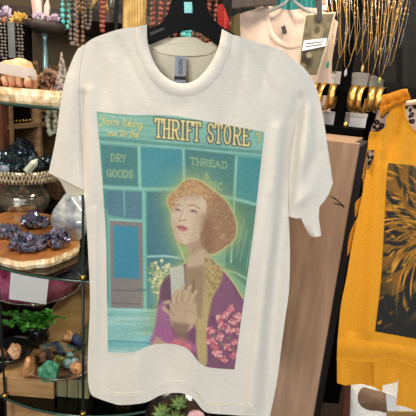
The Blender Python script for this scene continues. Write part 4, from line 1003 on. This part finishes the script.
bm = NB(); P = PY(338, 199, 1.2); 
for j, (a, b) in enumerate((((330, 196), (336, 199)), ((336, 199), (344, 207)), ((334, 203), (343, 205)))):
    def onface(px, py):
        d = ray(px, py); n = -fy; t = (Vector((P0.x, P0.y, 1.5))-EYE).dot(n)/d.dot(n); return EYE+d*t-fy*.0006
    tube(bm, [onface(*a), onface(*b)], [.0015, .0025], 6)
obj('knot', bm, M['darkwood'], ped, label='dark split knot in the plank')
def ptop(px, py): q = PZ(px, py, zpd); return q
jb = ptop(340, 134); jb = Vector((jb.x, jb.y+.035, zpd))
js = thing('jewelry_stand', 'black velvet T-bar jewelry stand on the wooden pedestal', 'jewelry stand', jb)
bm = NB(); box(bm, jb+Vector((0, 0, .013)), (.185, .14, .026), -aa, .004); obj('base', bm, M['velvet'], js, smooth=False)
JT = 2.02
bm = NB(); box(bm, jb+Vector((0, 0, (JT-zpd)/2)), (.030, .030, JT-zpd-.05)); obj('pole', bm, M['velvet'], js, smooth=False)
jx = Vector((cos(radians(8)), -sin(radians(8)), 0)); jn = Vector((jx.y, -jx.x, 0))
bc = Vector((jb.x+.005, jb.y, PY(345, 91, jb.y).z))
bm = NB(); tube(bm, [bc-jx*.155, bc+jx*.14], .021, 16); obj('bracelet_bar', bm, M['velvet'], js)
bm = NB(); tube(bm, [(jb.x-jx.x*.17, jb.y-jx.y*.17, JT-.06), (jb.x+jx.x*.17, jb.y+jx.y*.17, JT-.06)], .012, 12); obj('necklace_bar', bm, M['velvet'], js)
bm = NB(); lathe(bm, [(.008, 0), (.008, .012), (.004, .02)], jb+Vector((.01, -.05, .026)), 14); tag(obj('gold_ring', bm, M['gold']), 'small gold charm on the base of the jewelry stand', 'jewelry')
ords = ['first', 'second', 'third', 'fourth', 'fifth', 'sixth', 'seventh', 'eighth', 'ninth', 'tenth', 'eleventh', 'twelfth']
bangpos = [-.135, -.103, -.072, -.042, .036, .066, .096, .126]
for j, u in enumerate(bangpos):
    bm = NB(); c = bc+jx*u; R_, wd = .044+.002*(j % 3), .0125
    n = 40; ta = .42+.15*((j % 3)-1); ax = (jx*cos(ta)+jn*sin(ta)); e1 = Vector((0, 0, 1)); e2 = ax.cross(e1).normalized(); V = []
    for i in range(n):
        a = 2*pi*i/n; dd = e1*cos(a)+e2*sin(a); V.append([bm.verts.new(c-Vector((0, 0, R_-.0215-.001))+dd*rr+ax*ww) for rr, ww in ((R_, -wd), (R_+.0018, 0), (R_, wd), (R_-.002, wd), (R_-.002, -wd))])
    for i in range(n):
        A1, B1 = V[i], V[(i+1) % n]
        for q in range(5): bm.faces.new((A1[q], A1[(q+1) % 5], B1[(q+1) % 5], B1[q]))
    tag(obj('bangle', bm, M['gold']), 'gold bangle on the black bar, '+ords[j]+' from the t-shirt sleeve', 'bracelet', 'gold bangles on the jewelry stand')
for j, (px, yb, half) in enumerate([(322, 72, .014), (328, 62, .012), (333, 75, .016), (340, 58, .012), (346, 70, .018), (357, 55, .014), (363, 66, .016), (369, 82, .015), (375, 62, .012), (380, 78, .014), (386, 52, .012), (390, 66, .012)]):
    Yn = jb.y-.035-.004*(j % 3); b = PY(px, yb, Yn); xt = jb.x+(-.155+.028*j)
    nk = thing('gold_necklace', 'fine gold chain necklace with beads, '+ords[j]+' along the jewelry stand from the left', 'necklace', (xt, Yn, JT-.05), 'gold chain necklaces on the jewelry stand')
    yb_ = jb.y-(xt-jb.x)*.14
    Lp = [Vector((xt-.006, yb_, JT-.047)), Vector((xt-.008, yb_-.014, JT-.06)), Vector((b.x-half, Yn, b.z+.09)), Vector((b.x-half*.5, Yn, b.z+.02)), Vector((b.x, Yn, b.z)), Vector((b.x+half*.5, Yn, b.z+.02)), Vector((b.x+half, Yn, b.z+.09)), Vector((xt+.008, yb_-.014, JT-.06)), Vector((xt+.006, yb_, JT-.047))]
    bm = NB(); tube(bm, Lp, .00065, 5); obj('chain', bm, M['gold'], nk)
    rnd = random.Random(j+50)
    for i in range(9):
        q = Lp[2].lerp(Lp[1], rnd.random()*.9) if i % 2 else Lp[6].lerp(Lp[7], rnd.random()*.9)
        bm = NB(); ball(bm, q, .0036, 1); obj('bead', bm, M['gold'], nk)
    bm = NB(); L2 = [p+Vector((.010+.003*(j % 4), .006, .035+.012*(j % 3))) for p in Lp[2:7]]; tube(bm, [Lp[1]]+L2+[Lp[7]], .0006, 5); obj('chain', bm, M['steel'] if j % 2 else M['gold'], nk)
    if j in (1, 4, 6, 9):
        bm = NB(); ball(bm, b-Vector((0, 0, .010)), .010, 2, (.55, .3, 1.3)); obj('pendant', bm, [M['malachite'], M['greyagate'], M['goldpaint'], M['greenmix']][(1, 4, 6, 9).index(j)], nk)
for j, (px, py, w, h, lab) in enumerate([(329, 120, 15, 17, 'standing left of the foot of the black stand pole'), (355, 122, 18, 18, 'standing right of the foot of the black stand pole')]):
    Yb = jb.y+.10; P = PY(px, py, Yb); k = mpp(P); e = thing('gift_box', 'small white gift box '+lab, 'box', (P.x, Yb, zpd-.002))
    hgt = P.z+h*k*.5-zpd
    bm = NB(); box(bm, Vector((P.x, Yb, zpd+hgt*.4)), (w*k, .045, hgt*.8), .2, .002); obj('box_base', bm, M['whitebox'], e, smooth=False)
    bm = NB(); box(bm, Vector((P.x, Yb, zpd+hgt*.89)), (w*k+.003, .048, hgt*.2), .2, .002); obj('box_lid', bm, M['whitebox'], e, smooth=False)

zpl = PY(350, 90, 1.93).z; px_ = PY(352, 90, 1.93).x
plt = thing('display_plinth', 'black display plinth behind the jewelry stand', 'plinth', (px_, 1.93, 0))
bm = NB(); box(bm, (px_, 1.93, (zpl-.03)/2), (.34, .15, zpl-.03), bev=.004); obj('body', bm, M['velvet'], plt, smooth=False)
bm = NB(); box(bm, (px_, 1.93, zpl-.0145), (.36, .17, .029), bev=.004); obj('top', bm, M['velvet'], plt, smooth=False)
for px, top_, w, lab in ((328, 74, 12, 'leftmost of the row behind the bangles'), (340, 72, 11, 'left of the black pole behind the bangles'), (361, 73, 12, 'right of the black pole behind the bangles'), (376, 76, 13, 'rightmost of the row behind the bangles')):
    q = PY(px, top_, 1.90); k = mpp(q); e = thing('gift_box', 'pale jewelry box '+lab, 'box', (q.x, 1.90, zpl)); hgt = q.z-zpl
    bm = NB(); box(bm, (q.x, 1.90, zpl+hgt*.36), (w*k, .05, hgt*.72), .1, .002); obj('box_base', bm, M['whitebox'], e, smooth=False)
    bm = NB(); box(bm, (q.x, 1.90, zpl+hgt*.86), (w*k+.004, .054, hgt*.28), .1, .002); obj('box_lid', bm, M['whitebox'], e, smooth=False)

# ------------------------------------------------------------------ right rear: pale shirt on clear hanger, photo card, dark garments
YS = 1.75
rs = thing('t_shirt', 'pale pink t-shirt on a clear plastic hanger in the background', 't-shirt', PY(280, 20, YS))
def Yr(x, y): return YS+.05*((x-280)/55)**2+.006*sin(x*.3+y*.05)
TOPR = smooth_poly([(228, 24), (240, 14), (256, 9), (268, 6)])+smooth_poly([(268, 6), (269, 20), (274, 34), (284, 43), (296, 44), (306, 38), (312, 22), (313, 8)])[1:]+smooth_poly([(313, 8), (326, 12), (338, 22)])[1:]
g = coons([(228, 24), (236, 60), (238, 130), (240, 220)], [(338, 22), (332, 60), (330, 130), (326, 220)], TOPR, [(240, 220), (326, 220)], 60, 40)
bm = NB(); grid_mesh(bm, g, lambda x, y, s, t: Yr(x, y)); obj('front_panel', bm, M['backshirt'], rs)
g = coons([(228, 24), (236, 60), (238, 130), (240, 220)], [(338, 22), (332, 60), (330, 130), (326, 220)], smooth_poly([(228, 24), (256, 9), (268, 6), (290, 10), (313, 8), (338, 22)]), [(240, 220), (326, 220)], 40, 30)
bm = NB(); grid_mesh(bm, g, lambda x, y, s, t: Yr(x, y)+.05*sin(pi*s)); obj('back_panel', bm, M['backshirt'], rs)
cv = smooth_poly([(268, 6), (269, 20), (274, 34), (284, 43), (296, 44), (306, 38), (312, 22), (313, 8)])
bm = NB(); V = []
for t_, (x, y) in enumerate(resample(cv, 50)):
    dx_, dy_ = (x-290)/22, (y-16)/28
    V.append([bm.verts.new(PY(x+dx_*q*4.5, y+max(0, dy_)*q*4.5, Yr(x, y)-.004*b_)) for q, b_ in ((-.2, .2), (.1, 1.1), (.5, 1.2), (.9, .9), (1.1, .1))])
for a, b in zip(V, V[1:]):
    for q in range(4): bm.faces.new((a[q], b[q], b[q+1], a[q+1]))
obj('collar', bm, M['backshirt'], rs)
bm = NB(); prism(bm, [(281, 27), (285, 25), (287, 33), (283, 35)], YS+.03, .001); obj('neck_label', bm, M['pedside'], rs, smooth=False)
def arm(poly, r=.006, Y=YS-.008):
    bm = NB(); tube(bm, [PY(x, y, Y) for x, y in poly], r, 8); return bm
ch = thing('clothes_hanger', 'clear plastic hanger in the pale background t-shirt', 'hanger', PY(291, 0, YS))
obj('body', arm(smooth_poly([(262, 13), (274, 9), (284, 4), (290, -2), (297, 4), (306, 10), (318, 16)]), .007, YS+.02), M['clear'], ch)
hp = PY(290, -2, YS+.02)
bm = NB(); tube(bm, [hp, hp+Vector((0, 0, .05))]+[hp+Vector((.025-.025*cos(a), 0, .06+.025*sin(a))) for a in np.linspace(0, pi*1.1, 12)], .003, 8); obj('hook', bm, M['steel'], ch)
hz2 = hp.z+.085-.003-.008; hr = thing('hanging_rail', 'black clothes rail above the background garments', 'rail', (hp.x, YS+.02, hz2))
bm = NB(); tube(bm, [(.125, YS+.02, hz2), (1.15, YS+.02, hz2)], .008, 10); obj('bar', bm, M['post'], hr)
for x in (.125, 1.15):
    bm = NB(); tube(bm, [(x, YS+.02, 0 if x > 1 else ZC), (x, YS+.02, hz2)], .010 if x > 1 else .006, 10); obj('upright', bm, M['post'], hr)
def drape(name, label, cat, outline_top, bottom, Y, m, amp=.02, n=40, waves=9, gname=None):
    """folded cloth hanging: top/bottom pixel edges at depth Y, front and back layer"""
    bm = NB(); g = coons([outline_top[0], bottom[0]], [outline_top[-1], bottom[-1]], outline_top, bottom, n, 16)
    f = lambda x, y, s, t: Y+amp*sin(s*waves*pi+1)*(.4+.6*t)+.02*(2*s-1)**2
    grid_mesh(bm, g, f); grid_mesh(bm, g, lambda x, y, s, t: f(x, y, s, t)+.03*sin(pi*s)+.002)
    bmesh.ops.remove_doubles(bm, verts=bm.verts, dist=.0004)
    return tag(obj(name, bm, m), label, cat, gname)
drape('hanging_scarf', 'red scarf hanging behind the t-shirt collar', 'scarf', [(217, 5), (223, 4), (230, 22)], [(220, 60), (232, 60)], 1.62, M['red'], .008, 14, 3)
drape('hanging_scarf', 'olive green scarf hanging beside the red scarf', 'scarf', [(231, 17), (240, 13)], [(228, 60), (241, 60)], 1.60, M['olive'], .008, 14, 3)
drape('teal_garment', 'teal garment on the rail behind the clear hanger', 'garment', smooth_poly([(276, -14), (290, -16), (315, -12)]), [(272, 60), (318, 60)], 1.95, M['teal'], .02, 40, 8)
drape('dark_coat', 'black coat hanging at the upper right edge of the photo', 'coat', smooth_poly([(372, -20), (395, -40), (440, -40), (470, -20)]), [(372, 74), (388, 82), (430, 92), (470, 95)], 1.66, M['blackcloth'], .02, 50, 9)
drape('dark_coat', 'long black coat on the rail between the necklaces and mustard top', 'coat', smooth_poly([(318, -30), (350, -40), (400, -36), (440, -20)]), [(325, 300), (360, 310), (440, 310)], 2.25, M['blackcloth'], .025, 60, 11)
drape('dark_coat', 'black garment hanging behind the t-shirt collar', 'coat', smooth_poly([(205, -22), (225, -30), (255, -24)]), [(205, 120), (255, 120)], 1.98, M['blackcloth'], .02, 40, 8)
bd = thing('display_board', 'dark wooden board above the pale background t-shirt', 'board', PY(265, 2, 1.70))
bm = NB(); prism(bm, [(232, -10), (276, -7), (277, 3.5), (232, 8)], 1.70, .02); obj('board', bm, M['darkwood'], bd, smooth=False)
pA = PY(240, -8, 1.71)
bm = NB(); tube(bm, [pA, Vector((pA.x, pA.y, ZC))], .004, 8); obj('cord', bm, M['post'], bd)
pA = PY(270, -6, 1.71)
bm = NB(); tube(bm, [pA, Vector((pA.x, pA.y, ZC))], .004, 8); obj('cord', bm, M['post'], bd)
# photo card clipped in front
YCd = 1.50
cd = thing('photo_card', 'sepia photo card with white caption strip hanging beside the necklaces', 'card', PY(318, 40, YCd))
gc = coons([(305, 14), (301, 40), (298, 75)], [(336, 12), (329, 40), (318, 75)], [(305, 14), (336, 12)], [(298, 75), (318, 75)], 60, 90)
B = Paint(gc[..., 0], gc[..., 1]); B.C[:] = (112, 102, 80)
B.mix(np.clip((vnoise(B.X, B.Y, 5, 5, 2)-.4)*1.5, 0, .6), (80, 72, 58)); B.ell(317, 33, 5, 9, (150, 138, 112), .2, .8, .7); B.ell(317, 30, 3, 4, (66, 58, 46), .2, .6, .8)
B.ell(306, 60, 6, 8, (60, 52, 42), .2, .8); B.ell(309, 55, 3, 3, (150, 140, 115), 0, .7); B.ell(303, 66, 3, 3, (128, 116, 96), 0, .7)
for L_ in ([(305, 14.5), (336, 12.5)], [(305.5, 14), (301.5, 40), (298.5, 75)], [(335.5, 12), (328.5, 40), (317.5, 75)]): B.line(L_, .8, (196, 186, 160), .4)
co = ink_mesh('photo', gc, lambda x, y: YCd+.006*((y-40)/30)**2, B.C, M['photo'], cd, 'sepia photograph')
sm = co.modifiers.new('thickness', 'SOLIDIFY'); sm.thickness = .0012
bm = NB(); prism(bm, [(304, 40.5), (327, 38), (325.5, 46), (302, 51)], YCd-.003, .001); cap = obj('caption_strip', bm, M['paper'], cd, smooth=False, label='white caption strip')
bm = NB()
for a, b in (((306, 43.6), (323, 41.6)), ((305, 46.6), (322, 44.4))): tube(bm, [PY(*a, YCd-.0035), PY(*b, YCd-.0035)], .0012, 5)
obj('caption_lines', bm, M['ink'], cap)
bm = NB(); prism(bm, [(317.5, -20), (322, -20), (322, 21), (317, 21)], YCd-.004, .003); obj('hanging_strap', bm, M['pedside'], cd, smooth=False)
tp = PY(320, -18, YCd-.003); bm = NB(); tube(bm, [tp, Vector((tp.x, tp.y, ZC))], .002, 6); obj('cord', bm, M['post'], cd)
yy = PY(325, 2, YCd); tg = thing('price_tag', 'white price tag with orange picture above the photo card', 'tag', yy)
bm = NB(); prism(bm, [(321, -4), (328, -4), (327, 10), (321.5, 10)], YCd+.004, .001); obj('card', bm, M['paper'], tg, smooth=False)
bm = NB(); prism(bm, [(322.5, -1), (326.5, -1), (326, 5), (322.5, 5)], YCd+.003, .0008); obj('picture', bm, M['orangerock'], tg, smooth=False)
bm = NB(); q = PY(324.5, -3, YCd+.0045); tube(bm, [q, Vector((q.x, q.y, ZC))], .001, 5); obj('string', bm, M['post'], tg)

# ------------------------------------------------------------------ mustard top
yt = thing('mustard_top', 'mustard top with dark animal print and leopard sleeve hanging at right', 'top', PY(430, 100, .97))
MF = [((372, 140), (352, 330), 6, .008), ((381, 150), (368, 330), 6, -.006), ((400, 110), (385, 160), 5, .004), ((392, 100), (378, 140), 5, -.004)]
def Ym(x, y):
    v = .95+.045*((x-432)/90)**2+.0025*sin(x*.22+y*.03)
    for a, b, w, amp in MF:
        d, t = seg_d(x, y, a, b)
        if d < 3*w: v += amp*np.exp(-(d/w)**2)
    return v
mir = lambda pts, c=432: [(2*c-p[0], p[1]+.16*(c-p[0])) for p in pts]
Lm = smooth_poly([(378, 112), (373, 125), (369, 135), (367.5, 150), (366, 170), (363, 190), (358, 215), (352, 245), (346, 280), (341, 305), (337.5, 340)])
NK = smooth_poly([(404, 99), (404.5, 108), (407, 119), (413, 129), (423, 136), (432, 138)])
SHm = smooth_poly([(378, 112), (386, 104), (396, 100), (404, 99)])
Tm = SHm+NK[1:]+mir(NK)[::-1][1:]+mir(SHm)[::-1][1:]
Bm = smooth_poly([(337.5, 340), (375, 343), (416, 349), (470, 357), (526, 371)])
Rm = mir(Lm)[:-1]+[(526, 371)]
g = coons(Lm, Rm, Tm, Bm, 110, 110)
bm = NB(); grid_mesh(bm, g, lambda x, y, s, t: Ym(x, y)); obj('front_panel', bm, M['yellow'], yt)
Tb = SHm+smooth_poly([(404, 99), (412, 106), (432, 112), (452, 114), (459.5, 103.5)])[1:]+mir(SHm)[::-1][1:]
g = coons(Lm, Rm, Tb, Bm, 50, 50)
bm = NB(); grid_mesh(bm, g, lambda x, y, s, t: Ym(x, y)+.055*sin(pi*s)**.7); obj('back_panel', bm, M['leopard'], yt, label='leopard patterned inside of the back')
bm = NB(); V = []
for (x, y) in resample(NK+mir(NK)[::-1][1:], 50):
    V.append([bm.verts.new(PY(x+dx_*(1 if x < 432 else -1), y+.3*dx_, Ym(x, y)-.003*b_)) for dx_, b_ in ((-2.2, .3), (-1, 1), (.6, .5))])
for a, b in zip(V, V[1:]):
    for q in range(2): bm.faces.new((a[q], b[q], b[q+1], a[q+1]))
obj('collar', bm, M['yellow'], yt)
# waistband and uneven layered hem
g = coons([(337.5, 338), (336.8, 360)], [(526, 369), (526, 390)], [(p[0], p[1]-1) for p in Bm], smooth_poly([(336.8, 360), (372, 362), (390, 359), (416, 367), (470, 378), (526, 390)]), 80, 14)
bm = NB(); grid_mesh(bm, g, lambda x, y, s, t: Ym(x, y)-.004*sin(pi*min(1, t*1.2))); obj('waistband', bm, M['yellow'], yt)
for j, (poly, dy) in enumerate([([(337, 352), (337, 383), (345, 385.5), (362, 384), (374, 387), (382, 392), (386, 360)], .022), ([(373, 358), (374, 386), (385, 385), (397, 382), (402, 372), (404, 360)], .010), ([(396, 372), (399, 376), (396, 405), (406, 407), (416, 411), (470, 420), (526, 428), (526, 372), (470, 362), (404, 356)], .012)]):
    bm = NB(); t = NB(); F_ = t.faces.new([t.verts.new((x, y, 0)) for x, y in poly])
    bmesh.ops.triangulate(t, faces=[F_]); bmesh.ops.subdivide_edges(t, edges=t.edges[:], cuts=3, use_grid_fill=True)
    mp = {v: (v.co.x, v.co.y) for v in t.verts}
    for off in (0, .004):
        nv = {v: bm.verts.new(PY(x, y, .95+.045*((x-432)/90)**2+dy+.003*sin(x*.4)+off)) for v, (x, y) in mp.items()}
        for f in t.faces: bm.faces.new([nv[v] for v in f.verts])
    t.free(); obj('hem_ruffle', bm, M['yellow'], yt)
# ruffled shoulder, leopard sleeve
def strip(name, A1, B1, m, dy=0, n=40, wave=.006, waves=7):
    a = resample(A1, n); b = resample(B1, n); bm = NB(); V = []
    for j in range(n):
        V.append([bm.verts.new(PY(*(a[j]*(1-k/6)+b[j]*k/6), Ym(*a[j])+dy+wave*sin(waves*2*pi*j/n+k*.2)*k/9-.008*sin(pi*k/6))) for k in range(7)])
    for p, q in zip(V, V[1:]):
        for k in range(6): bm.faces.new((p[k], q[k], q[k+1], p[k+1]))
    bmesh.ops.solidify(bm, geom=bm.faces[:], thickness=.001)
    return obj(name, bm, m, yt)
strip('leopard_sleeve', smooth_poly([(380, 102), (377, 112), (374, 122), (369, 131)]), smooth_poly([(391, 104), (389, 114), (387, 124), (385, 132)]), M['leopard'], -.004, 24, .003, 2)
strip('leopard_sleeve', [(368, 150), (366, 160), (366, 168)], [(375.5, 150), (375, 156), (368, 170)], M['leopard'], -.004, 14, .002, 1)
strip('shoulder_ruffle', smooth_poly([(379, 111), (388, 106), (398, 103), (411, 99)]), smooth_poly([(382.5, 95), (390, 93), (399, 90), (407, 88.5)]), M['yellow'], -.006, 60, .005, 3)
strip('shoulder_ruffle', smooth_poly([(382, 118), (386, 113), (396, 107), (406, 103)]), smooth_poly([(379, 106), (386, 104), (396, 99), (408, 96)]), M['yellow'], -.010, 60, .005, 3)
strip('side_ruffle', [(366, 178), (364, 192), (361, 206)], smooth_poly([(363, 180), (362, 196), (355.5, 203), (355, 218)]), M['yellow'], .012, 26, .006, 2)
strip('side_ruffle', [(361, 212), (356, 230), (350, 252)], smooth_poly([(359, 214), (352, 228), (348.5, 240), (347, 256)]), M['yellow'], .010, 26, .006, 2)
strip('side_ruffle', [(368, 148), (366, 165), (364, 180)], smooth_poly([(368, 146), (365, 160), (362, 178)]), M['yellow'], .010, 20, .004, 2)
# dark graphic
gl_ = coons(smooth_poly([(388.5, 163), (386.5, 180), (384, 230), (381, 280), (375, 331.5)]), smooth_poly([(477, 175), (478, 190), (482, 240), (486, 300), (490, 352)]), [(388.5, 163), (430, 167), (477, 175)], smooth_poly([(375, 331.5), (395, 335), (416, 339), (450, 345), (490, 352)]), 150, 220)
Q = Paint(gl_[..., 0], gl_[..., 1]); Q.C[:] = (46, 46, 44)
Q.mix(np.clip((200-Q.Y)/60, 0, .5), (92, 78, 48))
cx_, cy_ = 436, 232
ang_ = np.arctan2(Q.Y-cy_, Q.X-cx_); rad_ = np.hypot(Q.X-cx_, (Q.Y-cy_)*.75)
st_ = vnoise(ang_*40+rad_*.35+100, rad_+50, 1.6, 14, 3); st2 = vnoise(ang_*26-rad_*.2+100, rad_+80, 2.0, 20, 9)
Q.mix(np.clip((st_-.34-.36*np.clip((rad_-24)/34, -1, 1))*5, 0, 1)*np.clip((78-rad_)/14, 0, 1), (222, 156, 58)); Q.mix(np.clip((st2-.5)*5, 0, .7)*np.clip((76-rad_)/22, 0, 1), (176, 118, 46))
Q.mix(np.clip((st_-.66)*5, 0, .7)*np.clip((44-rad_)/10, 0, 1), (66, 48, 30))
rr = random.Random(9)
for i in range(34):
    x, y = rr.uniform(379, 412), rr.uniform(185, 325); a = atan2(y-cy_, x-cx_); L_ = rr.uniform(3, 8)
    if y < 200 and rr.random() < .5: continue
    Q.line([(x, y), (x+L_*.6*cos(a+.5), y+L_*sin(a+.5)*.9)], rr.uniform(.4, 1.3), rr.choice([(196, 134, 48), (170, 112, 44), (122, 86, 40)]), .7)
ink_mesh('printed_graphic', gl_, lambda x, y: Ym(x, y)-.0012, Q.C, M['lion'], yt, 'dark rectangular print of a golden maned animal')
yh = thing('clothes_hanger', 'peach plastic hanger in the neck of the mustard top', 'hanger', PY(432, 96, .965))
bm = NB(); tube(bm, [PY(x, y, .965) for x, y in smooth_poly([(398, 104), (410, 103), (422, 100), (432, 92), (444, 103), (458, 112), (468, 118)])], .006, 8); obj('body', bm, M['peach'], yh)
hp = PY(432, 92, .965); bm = NB(); tube(bm, [hp, hp+Vector((0, 0, .05))]+[hp+Vector((.022-.022*cos(a), 0, .06+.022*sin(a))) for a in np.linspace(0, pi*1.1, 12)], .0022, 8); obj('hook', bm, M['steel'], yh)
z_ = hp.z+.082-.0022-.008; hr = thing('hanging_rail', 'steel rail beyond the right edge of the photo holding the mustard top', 'rail', (hp.x, .965, z_))
bm = NB(); tube(bm, [(hp.x-.02, .965, z_), (XR, .965, z_)], .008, 10); obj('bar', bm, M['steel'], hr)

# ------------------------------------------------------------------ bottom right: bag with boot picture, dark stand
yb_ = 1.16
bg = thing('tote_bag', 'cream net tote bag with boot picture below the mustard top', 'bag', PY(392, 420, yb_))
bm = NB(); prism(bm, [(350, 386), (372, 384), (420, 388), (450, 392), (450, 470), (346, 470)], yb_, .06, .006); obj('bag_body', bm, M['mesh'], bg)
bm = NB(); prism(bm, smooth_poly([(360, 391), (364, 388), (372, 390), (386, 394), (388, 400), (387, 412), (378, 411), (368, 410), (360, 405), (358, 397), (360, 391)])[:-1], yb_-.004, .004); obj('boot_picture', bm, M['suede'], bg, label='brown boot picture on the net bag')
bm = NB(); prism(bm, [(386, 393), (399, 397), (397, 411), (387, 410)], yb_-.0045, .004); obj('cream_patch', bm, M['paper'], bg, smooth=False)
bm = NB(); prism(bm, [(387, 412), (430, 412), (430, 424), (386, 424)], yb_-.0045, .004); obj('tan_patch', bm, M['goldpaint'], bg, smooth=False)
bm = NB()
for i in range(16):
    tube(bm, [PY(349+i*6, 388, yb_-.001), PY(349+i*6-20, 430, yb_-.001)], .0006, 4); tube(bm, [PY(345+i*6-24, 388, yb_-.001), PY(345+i*6-4, 430, yb_-.001)], .0006, 4)
bm.free()
zb0 = min(PY(346, 470, yb_).z, PY(450, 470, yb_).z)
tb = thing('display_table', 'dark brown table edge and leg at the bottom right', 'table', (PY(392, 470, yb_).x, yb_+.05, 0))
cxb = PY(398, 470, yb_).x
bm = NB(); box(bm, (cxb+.05, yb_+.06, zb0-.012), (.36, .26, .02)); obj('tabletop', bm, M['darkwood'], tb, smooth=False)
for sx in (-.1, .2):
    for sy in (-.04, .16):
        bm = NB(); box(bm, (cxb+sx, yb_+sy, (zb0-.022)/2), (.03, .03, zb0-.022)); obj('leg', bm, M['darkwood'], tb, smooth=False)
bm = NB(); prism(bm, [(345, 384), (351, 384), (349, 440), (341, 440)], yb_-.03, .02); fo = obj('upright_post', bm, M['redwood'], tb, smooth=False)
bpy.context.view_layer.update()
